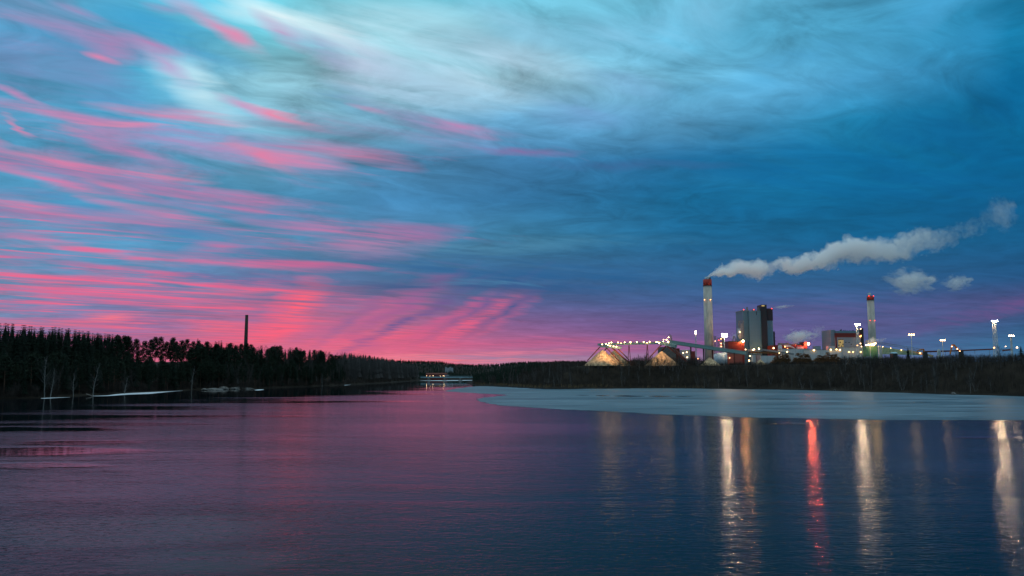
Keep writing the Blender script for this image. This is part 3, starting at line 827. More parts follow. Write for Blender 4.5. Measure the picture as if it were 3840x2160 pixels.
# floodlight masts
def mast(label, px, top, Y, width, kind, headn, base_w=0, rows=1, lampmat='flood', fan=False, r=.40, group=None, aim=0):
    p = P(px, top, Y); zb = GZ if Y < 1500 else ground_z(p.x, Y)
    zb = min(zb, p.z - 5)
    t = thing('floodlight_mast', label, 'light mast', (p.x, Y, zb), group)
    if base_w:
        MB().lattice((p.x, Y, zb), (p.x, Y, p.z - 1.5), base_w, base_w * .55, 16, .16).obj('mast', M['white_pipe'], t)
        MB().lattice((p.x, Y, p.z - 1.5), (p.x, Y, p.z), base_w * .55, base_w * 1.1, 1, .2).obj('head_frame', M['steel'], t)
    else:
        MB().cyl((p.x, Y, zb), (p.x, Y, p.z), .45, .25, 10).obj('mast', M['white_pipe'], t)
    w = width * px2w(Y)
    MB().beam((p.x - w / 2 - .3, Y, p.z + .1), (p.x + w / 2 + .3, Y, p.z + .1), .35).obj('crossbar', M['steel'], t)
    for rr in range(rows):
        for k in range(headn):
            x = p.x + (k / max(1, headn - 1) - .5) * w if headn > 1 else p.x
            z = p.z + .5 + rr * 2.3
            mb = MB().ball((x, Y - .7, z), r, 8, .8); mb.obj('lamp', M[lampmat], t)
            MB().box((x - r, Y - .35, z - r * .7), (x + r, Y, z + r * .7)).obj('housing', M['dark'], t)
    if rows > 1:
        MB().beam((p.x, Y + .1, p.z), (p.x, Y + .1, p.z + 2.3 * rows), .3).beam((p.x - w / 2, Y + .1, p.z + 2.9), (p.x + w / 2, Y + .1, p.z + 2.9), .25).obj('rack', M['steel'], t)
    return t
mast('floodlight pole with two rows of white lamps between tall chimney and red hall', 2716, 1263, 870, 17, 0, 4, 0, 2, 'flood', r=.40)
mast('far lattice mast with two lamps one above the other, left of the tall chimney', 2608.5, 1252, 1000, 2, 0, 1, 1.6, 2, 'flood_far', r=.9)
mast('tall lattice floodlight mast in front of the red and grey hall', 3214.5, 1219, 780, 16, 0, 5, 2.9, 1, 'flood', r=.40)
mast('single pole with three bright lamps standing right of the belt conveyor slope', 3417, 1257, 760, 17, 0, 3, 0, 1, 'lamp_warm', r=.7)
mast('slim pole with three lamps behind the bent orange crane arm', 3534, 1278, 800, 14, 0, 3, 0, 1, 'lamp_warm', r=.65)
mast('tallest lattice floodlight mast, near the right edge of the picture', 3728, 1206, 720, 18, 0, 5, 3.4, 1, 'flood', r=.40)
mast('short lattice mast with three lamps at the right edge beside a spruce', 3791, 1261, 800, 15, 0, 3, 1.6, 1, 'flood_far', r=.7)

# ---- chip piles under the stackers
def pile(label, px, apex, Y, rad, hscale=1.0, m='chips', second=None, seed=1, ry=1.0):
    p = P(px, apex, Y)
    t = MB()
    n, rings = 40, 14
    hgt = p.z - GZ
    vs = []
    for i in range(rings + 1):
        s = i / rings
        for k in range(n):
            a = 2 * PI * k / n
            rr = rad * s * (1 + .08 * mn.noise(Vector((math.cos(a) * 1.5, math.sin(a) * 1.5, seed))))
            z = hgt * (1.03 - math.sqrt(s * s + .0035) + .06 * s * (1 - s) * mn.noise(Vector((math.cos(a) * 2, math.sin(a) * 2, seed + s * 3)))) - .0 + .9 * mn.noise(Vector((math.cos(a) * rr * .25, math.sin(a) * rr * .25, seed + 4))) * s * (1 - s) * 4
            vs.append((p.x + math.cos(a) * rr, Y + math.sin(a) * rr * ry, GZ - .5 + max(z, 0)))
    fs = [(i * n + k, i * n + (k + 1) % n, (i + 1) * n + (k + 1) % n, (i + 1) * n + k) for i in range(rings) for k in range(n)]
    t.add(vs, [f[::-1] for f in fs])
    o = t.obj('wood_chip_pile', M[m], None, True, (p.x, Y, GZ))
    return tag(o, label, 'chip pile')
pile('pointed pale wood chip heap under the left end of the lit stacker', 2260, 1308.5, 800, 19, seed=2)
pile('second steep chip heap, partly hidden behind the striding red legs of the left stacker', 2303, 1311, 812, 17, seed=5)
pile('rounded chip heap under the middle transfer tower', 2481, 1313, 800, 17, seed=9)
pile('low orange lit chip heap between the wood and the tall chimney foot', 2662, 1337, 795, 10, seed=12, ry=1.6)
pile('small flat brown heap in front of the low white walls', 2850, 1345, 790, 8, seed=15, ry=1.6)

def legs(mb, pairs, Y, w=.7):
    for (x0, y0, x1, y1, Y0, Y1) in pairs:
        mb.beam(P(x0, y0, Y0), P(x1, y1, Y1), w)
# left stacker
t = thing('chip_stacker', 'stacker boom on red striding legs over the two left chip heaps, bright with lamps', 'conveyor', (P(2290, 1300, 795).x, 795, GZ))
b = MB(); b.beam(P(2252, 1297.5, 806), P(2328, 1303.5, 786), 2.6, 2.4); b.obj('boom', M['gallery'], t)
b = MB(); b.beam(P(2252, 1294.6, 806), P(2328, 1300.6, 786), 3.0, .3); b.obj('walkway', M['steel'], t)
for (x0, y0, x1, y1, Ya, Yb_) in ((2252, 1299, 2203, 1352, 806, 792), (2270, 1300, 2322, 1354, 800, 780), (2292, 1303, 2350, 1354, 795, 778), (2296, 1303, 2353, 1354, 799, 783), (2315, 1305, 2358, 1348, 790, 776), (2279, 1301, 2268, 1313, 806, 815)):
    MB().beam(P(x0, y0, Ya), P(x1, y1, Yb_), .75).obj('leg', M['rust'], t)
for a, b_ in ((2258, 1291.5), (2272, 1289.5), (2284, 1287.5), (2280, 1294.5), (2288.5, 1296.5), (2301, 1298.5), (2311.5, 1299.8), (2320, 1301), (2326, 1302.5)):
    lamp_part(t, P(a, b_, 788), .5, M['lamp_warm'])
for (a, b_, Y) in ((2262, 1300, 784), (2300, 1302, 780), (2325, 1304, 778)):
    q = P(a, b_, Y); spot(t, q, (q.x - 1, 800, GZ + 4), 9000)
# main gantry
t = thing('conveyor_bridge', 'long level conveyor gallery on thin trestles between the two chip stackers', 'conveyor', (P(2370, 1290, 812).x, 812, GZ))
MB().beam(P(2241.5, 1292, 812), P(2300, 1290.5, 812), 3.4, 2.2).beam(P(2300, 1290.5, 812), P(2492, 1285.5, 812), 3.4, 2.1).obj('gallery', M['gallery'], t)
r1 = MB(); r1.beam(P(2300, 1286.6, 810.2), P(2492, 1281.6, 810.2), .2); 
for k in range(17):
    q = P(2300 + 12 * k, 1286.6 - k * .312, 810.2); r1.beam(q, q - Vector((0, 0, 1)), .15)
r1.obj('handrail', M['steel'], t)
for cx in (2358.5, 2427):
    top = P(cx, 1288, 812)
    MB().beam(top, (top.x - 1.6, 812, GZ), .55).beam(top, (top.x + 1.8, 812, GZ), .55).beam((top.x - .7, 812, GZ + 9), (top.x + .8, 812, GZ + 9), .3).obj('trestle', M['rust'], t)
for a, b_, s in ((2293, 1284.5, 1), (2317.5, 1284.5, 1), (2329, 1287, .7), (2342.5, 1284, 1), (2364, 1283.5, 1.3), (2388, 1282.5, 1), (2413.5, 1282.3, 1), (2426.5, 1285, .8), (2436, 1281.7, 1)):
    lamp_part(t, P(a, b_, 808), .5 * s, M['lamp_warm'])
# middle transfer tower with legs
t = thing('transfer_tower', 'middle conveyor head with a crane post and slanting dark red legs over a chip heap', 'conveyor', (P(2500, 1290, 800).x, 800, GZ))
MB().beam(P(2470, 1284, 805), P(2535, 1298, 790), 3.5, 3.0).obj('head_gallery', M['gallery'], t)
for (x0, y0, x1, y1, Ya, Yb_) in ((2481, 1292, 2436, 1340, 803, 786), (2497, 1298, 2481, 1316, 800, 812), (2500, 1297, 2572, 1356, 798, 780), (2504, 1298, 2578, 1356, 800, 786), (2516, 1296, 2566, 1346, 796, 776), (2520, 1297, 2572, 1348, 800, 782)):
    MB().beam(P(x0, y0, Ya), P(x1, y1, Yb_), .8).obj('leg', M['rust'], t)
p = P(2516, 1278, 800); q = P(2510, 1252, 800)
MB().lattice((p.x, 800, p.z), (p.x, 800, p.z + 5), 2.0, 1.2, 3, .2).beam((p.x, 800, p.z + 5), (q.x, 800, q.z), .5).beam((q.x, 800, q.z), (q.x - 1.4, 800, q.z - 1), .4).obj('crane_post', M['steel'], t)
for a, b_, s in ((2487.5, 1280.3, .8), (2488.5, 1273.5, .7), (2499.5, 1274, 1.1), (2507, 1265, 1.0), (2505.5, 1282, 1.6), (2462, 1282.5, 1.2), (2472, 1285.5, 1.2), (2467, 1283.5, .8)):
    lamp_part(t, P(a, b_, 795), .5 * s, M['lamp_warm'])
for (a, b_, Y) in ((2474, 1291, 784), (2492, 1295, 782)):
    q = P(a, b_, Y); spot(t, q, (q.x - 1, 800, GZ + 4), 7000)
# inclined gallery
t = thing('inclined_gallery', 'long green enclosed conveyor gallery sloping down from the transfer tower to the red hall', 'conveyor', (P(2650, 1300, 820).x, 820, GZ))
A = P(2512, 1283, 805); B = P(2792, 1324.5, 850)
MB().beam(A, B, 3.6, 3.3).obj('gallery', M['gallery'], t)
up_ = Vector((0, 0, 1.75)); MB().beam(A + up_, B + up_, 4.0, .25).obj('roof', M['gallery_roof'], t)
for a, m in ((2588, 'rust'), (2635, 'dark'), (2669, 'rust'), (2752, 'rust')):
    k = (a - 2512) / 280; c = A.lerp(B, k)
    MB().beam((c.x - .2, c.y, c.z + 1.7), (c.x - .2, c.y, GZ), 1.1, 1.6).obj('support', M[m], t)
# grey building behind the middle heap
t = thing('screening_building', 'dark grey stepped building behind the middle chip heap', 'building', (P(2515, 1300, 830).x, 830, GZ))
lo, hi = slab(2479, 1301, 2535, 1340, 835, 18, GZ); MB().box(lo, hi).obj('wall', mat('grey_concrete', (.13, .125, .12), .9), t)
lo, hi = slab(2536, 1306, 2549, 1340, 837, 12, GZ); MB().box(lo, hi).obj('annex', M['rust'], t)
# low buildings left of chimney
t = thing('low_store', 'low pale roofed store with small lamps, left of the tall chimney foot', 'building', (P(2585, 1320, 900).x, 900, GZ))
lo, hi = slab(2557, 1314, 2590, 1340, 900, 14, GZ); MB().box(lo, hi).obj('wall', M['mid_panel'], t)
lo2, hi2 = slab(2591, 1317, 2607, 1340, 902, 12, GZ); MB().box(lo2, hi2).obj('annex', M['red_panel'], t)
MB().box((lo[0] - .5, 899, hi[2]), (hi[0] + .5, 915, hi[2] + .5)).obj('roof', M['blue_roof'], t)
for a, b_ in ((2562, 1323), (2575, 1320.5), (2577, 1340)): lamp_part(t, P(a, b_, 896), .6, M['lamp_small'])
lamp_part(t, P(2617, 1345, 880), .55, M['sodium_small']); 
t = thing('storage_tank', 'squat pale tank with a domed roof at the tall chimney foot', 'tank', (P(2697, 1330, 870).x, 870, GZ))
p = P(2697, 1328, 870); MB().cyl((p.x, 870, GZ), (p.x, 870, p.z), 5.8, 5.8, 28).cyl((p.x, 870, p.z), (p.x, 870, p.z + 1.2), 5.8, 1.0, 28).obj('tank_shell', M['tank'], t, True)
t = thing('lower_tank', 'small pale tank right beside the domed tank near the chimney foot', 'tank', (P(2716, 1330, 872).x, 872, GZ))
p = P(2716, 1322, 872); MB().cyl((p.x, 872, GZ), (p.x, 872, p.z), 3.0, 3.0, 20).obj('tank_shell', M['tank'], t, True)
t = thing('street_lamp', 'low lamp post in front of the red hall, right side', 'lamp post', (P(2812.5, 1340, 840).x, 840, GZ))
q = P(2812.5, 1335, 840); MB().cyl((q.x, 840, GZ), q, .12, .1, 8).obj('pole', M['steel'], t); lamp_part(t, q, .6, M['lamp_small'])
t = thing('street_lamp', 'lowest lamp post, just above the trees by the small flat heap', 'lamp post', (P(2809, 1350, 800).x, 800, GZ))
q = P(2809, 1352, 800); MB().cyl((q.x, 800, GZ), q, .12, .1, 8).obj('pole', M['steel'], t); lamp_part(t, q, .7, M['lamp_small'])
# conveyor descending right of boiler house
t = thing('ground_conveyor', 'rusty steel belt conveyor falling to the right from the boiler house foot', 'conveyor', (P(2870, 1325, 850).x, 850, GZ))
MB().beam(P(2805, 1314, 862), P(2860, 1312, 862), 3, 2.2).beam(P(2860, 1311.5, 862), P(2975, 1328, 862), 3, 1.8).obj('belt_gallery', M['steel'], t)
dk = MB()
for k in range(9):
    c = P(2806 + k * 16, 1314, 862); z1 = P(0, 1313 if k < 4 else 1313 + (k - 3) * 2.6, 862).z
    dk.beam((c.x, 862, GZ), (c.x, 862, z1), .5)
dk.obj('trestle', M['dark'], t)
MB().beam(P(2810, 1321, 862), P(2925, 1324, 862), 2.2, 1.8).obj('lower_belt', M['logs'], t)
for a, b_, s in ((2825, 1311.5, 1.3), (2828, 1309.5, 1), (2796, 1310.5, .8), (2901, 1305.5, 1.3), (2922, 1324, .7)): lamp_part(t, P(a, b_, 858), .6 * s, M['lamp_small'])
lo, hi = slab(2838, 1330, 2853, 1345, 845, 4, GZ)
t = thing('small_kiosk', 'small pale pink lit cabin under the ground conveyor', 'cabin', ((lo[0] + hi[0]) / 2, 845, GZ)); MB().box(lo, hi).obj('wall', panel_mat('pink_panel', (.5, .3, .27), 1.2, 4), t)
MB().box((lo[0] - .3, 844.7, hi[2]), (hi[0] + .3, 849.3, hi[2] + .3)).obj('roof', M['dark'], t)
lo, hi = slab(2822, 1330, 2834, 1348, 847, 4, GZ)
t = thing('small_kiosk', 'small white cabin left of the pink lit cabin', 'cabin', ((lo[0] + hi[0]) / 2, 847, GZ)); MB().box(lo, hi).obj('wall', M['pale_panel'], t)
MB().box((lo[0] - .3, 846.7, hi[2]), (hi[0] + .3, 851.3, hi[2] + .3)).obj('roof', M['dark'], t)
t = thing('retaining_wall', 'low pale block wall behind the small flat heap', 'wall', (P(2890, 1340, 840).x, 840, GZ))
lo, hi = slab(2855, 1334, 2912, 1352, 838, 2, GZ); MB().box(lo, hi).obj('blocks', M['pale_panel'], t)
# long low red building
Yl = 900
t = thing('red_machine_hall', 'long low dark red hall with roof ducts and a red block at its right end', 'building', (P(2965, 1300, Yl).x, Yl, GZ))
lo, hi = slab(2904, 1294, 3014.5, 1330, Yl, 25, GZ); MB().box(lo, hi).obj('wall', M['red_panel'], t)
lo, hi = slab(3014.8, 1281.8, 3026.5, 1330, Yl - 2, 14, GZ); MB().box(lo, hi).obj('end_block', M['red_panel'], t)
for x0, x1, yy in ((2923, 2935, 1286), (2937, 2951, 1287.5), (2952, 2958, 1285), (2960, 2968, 1289), (2983, 2993, 1288), (2972, 2978, 1290), (2998, 3003, 1289), (3007, 3012, 1288)):
    lo, hi = slab(x0, yy, x1, 1294.2, Yl + 4, 6); MB().box(lo, hi).obj('roof_vent', M['steel'], t)
pp = MB(); 
for k in range(3): pp.cyl(P(2940 + k * 2, 1296 + k * 2, Yl - 3), P(2962 + k * 2, 1296 + k * 2, Yl - 3), .5, .5, 8); pp.cyl(P(2962 + k * 2, 1296 + k * 2, Yl - 3), P(2978 + k * 2, 1305 + k * 1.5, Yl - 3), .5, .5, 8)
pp.obj('pipe', M['white_pipe'], t)
lo, hi = slab(2990, 1300, 3014, 1310, Yl - 4, 3); MB().box(lo, hi).obj('cabin', M['pale_panel'], t)
q = P(3032, 1290, Yl - 6); MB().beam((q.x, Yl - 6, q.z), (q.x - 2, Yl - 2, q.z), .3).obj('bracket', M['steel'], t)
MB().ball(q, .95, 10).obj('lamp', M['sodium_strong'], t)
for a, b_, m in ((2943.5, 1300.3, 'sodium_small'), (2953, 1307.5, 'sodium_small')): lamp_part(t, P(a, b_, Yl - 6), .6, M[m])
t = thing('process_tank', 'upright grey tank in front of the long red hall, left end', 'tank', (P(2925, 1310, 885).x, 885, GZ))
p = P(2925, 1296, 885); MB().cyl((p.x, 885, GZ), (p.x, 885, p.z), 2.1, 2.1, 20).cyl((p.x, 885, p.z), (p.x, 885, p.z + .8), 2.1, .4, 20).obj('tank_shell', M['tank'], t, True)
# pale halls with wall lamps
def hall(name, label, x0, y0, x1, y1, Y, depth, m, lamps=(), lampm='lamp_warm', roofm='steel', down=1.0):
    lo, hi = slab(x0, y0, x1, y1, Y, depth, GZ)
    t = thing(name, label, 'building', ((lo[0] + hi[0]) / 2, Y, GZ))
    MB().box(lo, hi).obj('wall', M[m], t)
    MB().box((lo[0] - .3, Y - .3, hi[2]), (hi[0] + .3, Y + depth + .3, hi[2] + .4)).obj('roof', M[roofm], t)
    for a, b_, s in lamps:
        q = P(a, b_, Y - 1.1); MB().box((q.x - .7 * s, Y - 1.8, q.z + .3), (q.x + .7 * s, Y - .01, q.z + .55)).obj('lamp_hood', M['dark'], t)
        MB().ball((q.x, Y - 1.1, q.z), .38 * s, 8).obj('lamp', M[lampm], t)
    return t
hall('pale_hall', 'long white panelled hall in front of the dark red machine hall', 2933.5, 1308.5, 3034, 1345, 868, 14, 'pale_panel', ((2952, 1319, 1.3), (3032, 1312.5, .7)), 'lamp_warm')
hall('pale_hall', 'white hall with wall lamps throwing cones of warm light, behind the log heaps', 3034.5, 1312, 3160, 1345, 852, 16, 'pale_panel', ((3052.5, 1312.8, 1.5), (3116, 1311, 1.5), (3137, 1309.8, 1.3), (3150, 1312, 1.4)), 'lamp_warm')
hall('pale_hall', 'pale hall half hidden by bare trees, below the red and grey hall', 3161, 1302.5, 3249, 1345, 858, 14, 'pale_panel', ((3184, 1319.5, .9), (3199, 1319.5, .9), (3228, 1319.5, .9)), 'lamp_warm')
hall('roof_cabin', 'grey roof house on the white lamp lit hall', 3056, 1299.5, 3078, 1311.5, 866, 6, 'mid_panel')
hall('roof_cabin', 'pale box with a shallow top beside the red and grey hall foot', 3106, 1297, 3131, 1311, 869, 6, 'pale_panel')
lo, hi = slab(3078, 1308, 3100, 1312, 862, 3)
# red and grey hall
Yh = 900
t = thing('power_hall', 'grey and red hall with a yellow lit glass bay beside the shorter chimney', 'building', (P(3175, 1300, Yh).x, Yh, GZ))
lo, hi = slab(3115.5, 1237, 3133, 1300, Yh + 2, 26, GZ); MB().box(lo, hi).obj('side_block', M['grey_panel'], t)
lo, hi = slab(3133.5, 1247, 3232, 1303, Yh, 28, GZ)
zr0 = P(0, 1264.5, Yh).z; zr1 = P(0, 1249, Yh).z
MB().box((lo[0], Yh, GZ), (hi[0], Yh + 28, zr0)).obj('wall', M['mid_panel'], t)
MB().box((lo[0] - .15, Yh - .35, zr0 + .003), (hi[0] + .15, Yh + 28, zr1)).obj('red_band', M['red_panel'], t)
MB().box((lo[0], Yh + 2, zr1 + .003), (hi[0] - 2, Yh + 28, P(0, 1240.5, Yh).z)).obj('roof', M['grey_panel'], t)
lo3, hi3 = slab(3133.5, 1265, 3138.5, 1305, Yh, 1, GZ); MB().box((lo3[0] - .1, Yh - .3, GZ), (hi3[0], Yh - .004, zr0)).obj('red_pilaster', M['red_panel'], t)
lo3, hi3 = slab(3229, 1231, 3239, 1300, Yh - 1, 12, GZ); MB().box(lo3, hi3).obj('stair_shaft', M['black_panel'], t)
wn = MB(); wf = MB()
for k in range(4):
    for j in range(9):
        a = P(3144 + k * 5, 1275 + j * 3.6, Yh); c = P(3148 + k * 5, 1277.8 + j * 3.6, Yh)
        if (k, j) in ((1, 2), (3, 4), (2, 6), (0, 5)): continue
        wn.box((a.x, Yh - .06, c.z), (c.x, Yh - .02, a.z))
a = P(3142.5, 1272, Yh); c = P(3164.5, 1306, Yh); wf.box((a.x, Yh - .02, c.z), (c.x, Yh - .005, a.z))
bayf = wf.obj('window', M['dark'], t); wn.obj('pane', M['lit_window'], bayf)
for a_, b_, w_ in ((3168.5, 1284, 5), (3181, 1284, 5), (3190, 1291, 5), (3212, 1262, 5)):
    a = P(a_, b_ - 1.2, Yh); c = P(a_ + w_, b_ + 1.2, Yh); MB().box((a.x, Yh - .42, c.z), (c.x, Yh - .36 if b_ < 1265 else Yh - .01, a.z)).obj('window', M['glass'], t)
for a_, h_ in ((3154, 4), (3157.5, 6), (3166, 3), (3172, 3.4), (3180, 2), (3190, 2.4), (3199, 3), (3204, 2.4)):
    q = P(a_, 1240.5, Yh + 4); MB().cyl((q.x, Yh + 6, q.z), (q.x, Yh + 6, q.z + h_ * .3), .5, .5, 8).obj('roof_vent', M['dark'], t)
for a_, b_, m, r in ((3227.5, 1233.5, 'lamp_small', .5), (3226.5, 1261.5, 'sodium_small', .8), (3229.5, 1258.5, 'sodium_small', .4)): lamp_part(t, P(a_, b_, Yh - 3), r, M[m])
for a_, b_, m, r in ((3215, 1295.5, 'sodium_small', .7), (3227, 1288, 'lamp_small', .5), (3230.5, 1299.5, 'lamp_small', .5)):
    lamp_part(t, P(a_, b_, Yh - 8), r, M[m])
# green debarking building with steam
t = thing('green_debarking_hall', 'green open topped hall glowing with lamps at the foot of the shorter chimney', 'building', (P(3272, 1310, 850).x, 850, GZ))
lo, hi = slab(3248.5, 1299, 3292, 1330, 850, 16, GZ); MB().box(lo, hi).obj('wall', M['green'], t)
pp = MB()
for a_ in (3296, 3300.5, 3305): 
    q = P(a_, 1296 + (a_ - 3296) * .6, 846); pp.cyl((q.x, 846, GZ), q, .8, .8, 10)
pp.obj('pipe', M['white_pipe'], t)
q = P(3262, 1290, 848); MB().cyl((q.x, 848, GZ), q, .35, .35, 8).obj('pipe', M['white_pipe'], t)
for a_, b_, r, m in ((3249, 1294, .8, 'lamp_warm'), (3257, 1293, 1.0, 'lamp_warm'), (3266, 1291, .8, 'sodium_small'), (3274.5, 1292, 1.7, 'lamp_warm'), (3282.5, 1287.5, .9, 'lamp_warm'), (3269, 1294, .9, 'lamp_warm'), (3301, 1300, .7, 'sodium_small')): lamp_part(t, P(a_, b_, 846), r * .9, M[m])
fr = MB()
for k in range(6):
    a = P(3243 + k * 3.5, 1280 + (k % 2) * 3, 856); fr.beam((a.x, 856, GZ), (a.x, 856, a.z), .3); 
a = P(3243, 1283, 856); c = P(3260, 1283, 856); fr.beam(a, c, .4); fr.box((P(3250, 1276, 856).x, 856, P(0, 1284, 856).z), (P(3256, 1276, 856).x, 858, P(0, 1275.5, 856).z)); fr.obj('pipe_rack', M['steel'], t)
# truss belt gallery going right
t = thing('truss_conveyor', 'long truss belt conveyor falling to the right over a pale green screen wall', 'conveyor', (P(3370, 1310, 840).x, 840, GZ))
A = P(3287, 1288, 845); B = P(3462, 1317, 830)
tb = MB(); dz = Vector((0, 0, 2.0))
tb.beam(A, B, .35); tb.beam(A + dz, B + dz, .3)
for k in range(28):
    c0 = A.lerp(B, k / 28); c1 = A.lerp(B, (k + 1) / 28)
    tb.beam(c0, c1 + dz, .16) if k % 2 else tb.beam(c0 + dz, c1, .16); tb.beam(c1, c1 + dz, .14)
tb.obj('truss', M['steel'], t)
MB().face([P(3309, 1301, 838), P(3309, 1326, 838), P(3452, 1331, 828), P(3452, 1326, 828), P(3396, 1314, 832)])
sc = MB(); w0 = [P(3309, 1301, 838), P(3309, 1328, 838), P(3452, 1332, 828), P(3452, 1326, 828), P(3396, 1314.5, 832)]
w1 = [p + Vector((0, .6, 0)) for p in w0]; sc.add(w0 + w1, [(0,1,2,3,4),(9,8,7,6,5)] + [(k, 5 + k, 5 + (k + 1) % 5, (k + 1) % 5) for k in range(5)])
sc.obj('screen_wall', M['pale_green'], t)
MB().beam(P(3405, 1315, 826), P(3500, 1336, 815), 1.6, 2.2).obj('belt_gallery', mat('tan_gallery', (.45, .34, .2), .8), t)
lamp_part(t, P(3450.5, 1324.5, 818), .7, M['sodium_small'])
for a_, b_ in ((3340, 1312), (3380, 1318), (3420, 1327), (3310, 1306)): lamp_part(t, P(a_, b_ - 6, 832), .3, M['lamp_warm'])
# pipe bridge further right
t = thing('pipe_bridge', 'thin rusty pipe bridge running level behind the orange crane arms to the right', 'conveyor', (P(3600, 1316, 830).x, 830, GZ))
MB().beam(P(3462, 1319, 830), P(3560, 1316.5, 830), 1.6, 1.5).beam(P(3560, 1316.5, 830), P(3725, 1309.5, 830), 1.6, 1.3).obj('bridge_deck', M['rust'], t)
ps = MB()
for k in range(5):
    q = P(3490 + 55 * k, 1319 - k * 2, 830); ps.beam((q.x, 830, GZ), (q.x, 830, q.z), .22)
ps.obj('trestle', M['steel'], t)
for a_, b_, m, r in ((3727.5, 1303.8, 'sodium_small', 1.0), (3814, 1303, 'lamp_small', .9), (3771, 1299, 'lamp_small', .5), (3458, 1325, 'sodium_small', .5)):
    lamp_part(t, P(a_, b_, 820), r * .8, M[m])
MB().beam(P(3760, 1314, 830), P(3795, 1311, 830), 1.5, 1.5).obj('bridge_end', M['rust'], t)
# material handler
def handler(label, pts, Y, cab, lamps):
    t = thing('material_handler', label, 'crane', (P(pts[-1][0], pts[-1][1], Y).x, Y, GZ))
    bm_ = MB()
    for (a, b_, w0_), (c, d, w1_) in zip(pts, pts[1:]):
        bm_.beam(P(a, b_, Y), P(c, d, Y), w0_, w0_)
    bm_.obj('boom', M['orange'], t)
    c = P(cab[0], cab[1], Y)
    MB().box((c.x - 1.6, Y - 1.5, c.z - 1.2), (c.x + 1.6, Y + 1.5, c.z + 1.4)).obj('cab', M['dark'], t)
    MB().box((c.x - 1.8, Y - 1.8, GZ + 1.2), (c.x + 1.8, Y + 1.8, c.z - 1.2)).box((c.x - 2.4, Y - 2.2, GZ), (c.x + 2.4, Y + 2.2, GZ + 1.2)).obj('undercarriage', M['dark'], t)
    g_ = P(pts[0][0], pts[0][1], Y)
    MB().cyl(g_, g_ - Vector((0, 0, 1.6)), .5, .2, 8).cyl(g_ - Vector((.7, 0, 1.2)), g_ - Vector((.3, 0, 3)), .3, .1, 6).cyl(g_ - Vector((-.7, 0, 1.2)), g_ - Vector((-.3, 0, 3)), .3, .1, 6).obj('grapple', M['dark'], t)
    for a, b_ in lamps: lamp_part(t, P(a, b_, Y - 1), .4, M['lamp_small'])
handler('bent orange crane arm with three lamps reaching over the trees', [(3563, 1327, 1.0), (3570, 1294, 1.2), (3577, 1293, 1.2), (3600, 1319, 1.2)], 770, (3604, 1322), ((3569.5, 1299), (3590, 1308.5), (3600, 1317)))
handler('orange crane arm lying low at the end of the belt conveyor', [(3440, 1316, .9), (3454, 1310.5, 1.1), (3463, 1309.5, 1.1), (3466, 1322, 1.1)], 790, (3469, 1324), ())
t = thing('screw_reclaimer', 'small blue grey round topped cabin standing above the trees near the thin lamp pole', 'cabin', (P(3521, 1330, 780).x, 780, GZ))
p = P(3521, 1316, 780); MB().cyl((p.x, 780, GZ), (p.x, 780, p.z), 1.7, 1.6, 14).cyl((p.x, 780, p.z), (p.x, 780, p.z + 1.8), 1.6, .8, 14).obj('cabin_body', M['tank'], t)
t = thing('blue_roofed_shed', 'small shed with a pale blue roof among the trees below the belt conveyor', 'shed', (P(3357, 1330, 745).x, 745, GZ))
lo, hi = slab(3348, 1325, 3366, 1332, 745, 6, GZ); MB().box(lo, hi).obj('wall', M['dark'], t)
z_ = hi[2]; MB().add([(lo[0] - .4, 744.5, z_), (hi[0] + .4, 744.5, z_), (hi[0] + .4, 751.5, z_), (lo[0] - .4, 751.5, z_), (lo[0], 748, z_ + 1.2), (hi[0], 748, z_ + 1.2)], [(0, 1, 5, 4), (2, 3, 4, 5), (0, 4, 3), (1, 2, 5), (0, 3, 2, 1)]).obj('roof', M['blue_roof'], t)
t = thing('parked_truck', 'white parked truck barely showing through the bare trees below the green hall', 'truck', (P(3253, 1340, 735).x, 735, GZ))
p = P(3251, 1341, 735); z0 = max(GZ, p.z - 2)
MB().box((p.x - 1, 734, z0 + 1), (p.x + 4, 736.4, z0 + 3.2)).obj('cargo_box', M['snow_roof'], t); MB().box((p.x - 2.9, 734.1, z0 + .8), (p.x - 1.1, 736.3, z0 + 2.6)).obj('cab', M['snow_roof'], t)
for k in (-2.1, .3, 3): MB().cyl((p.x + k, 734, z0 + .5), (p.x + k, 734.4, z0 + .5), .5, .5, 12).obj('wheel', M['dark'], t)
# cranes behind red hall
t = thing('derrick', 'small grey derrick jib above the dark red cube hall', 'crane', (P(2750, 1290, 940).x, 940, GZ))
a = P(2752, 1260, 940); MB().beam(P(2747, 1281, 940), a, 1.0).beam(a, P(2764, 1279, 940), .6).beam(P(2733, 1280, 940), P(2766, 1280, 940), .8).beam(P(2755, 1262, 940), P(2760, 1280, 940), .8).obj('jib', M['steel'], t)
MB().beam(P(2749, 1281, 940), (P(2749, 1281, 940).x, 940, GZ), 2.0).obj('post', M['steel'], t)

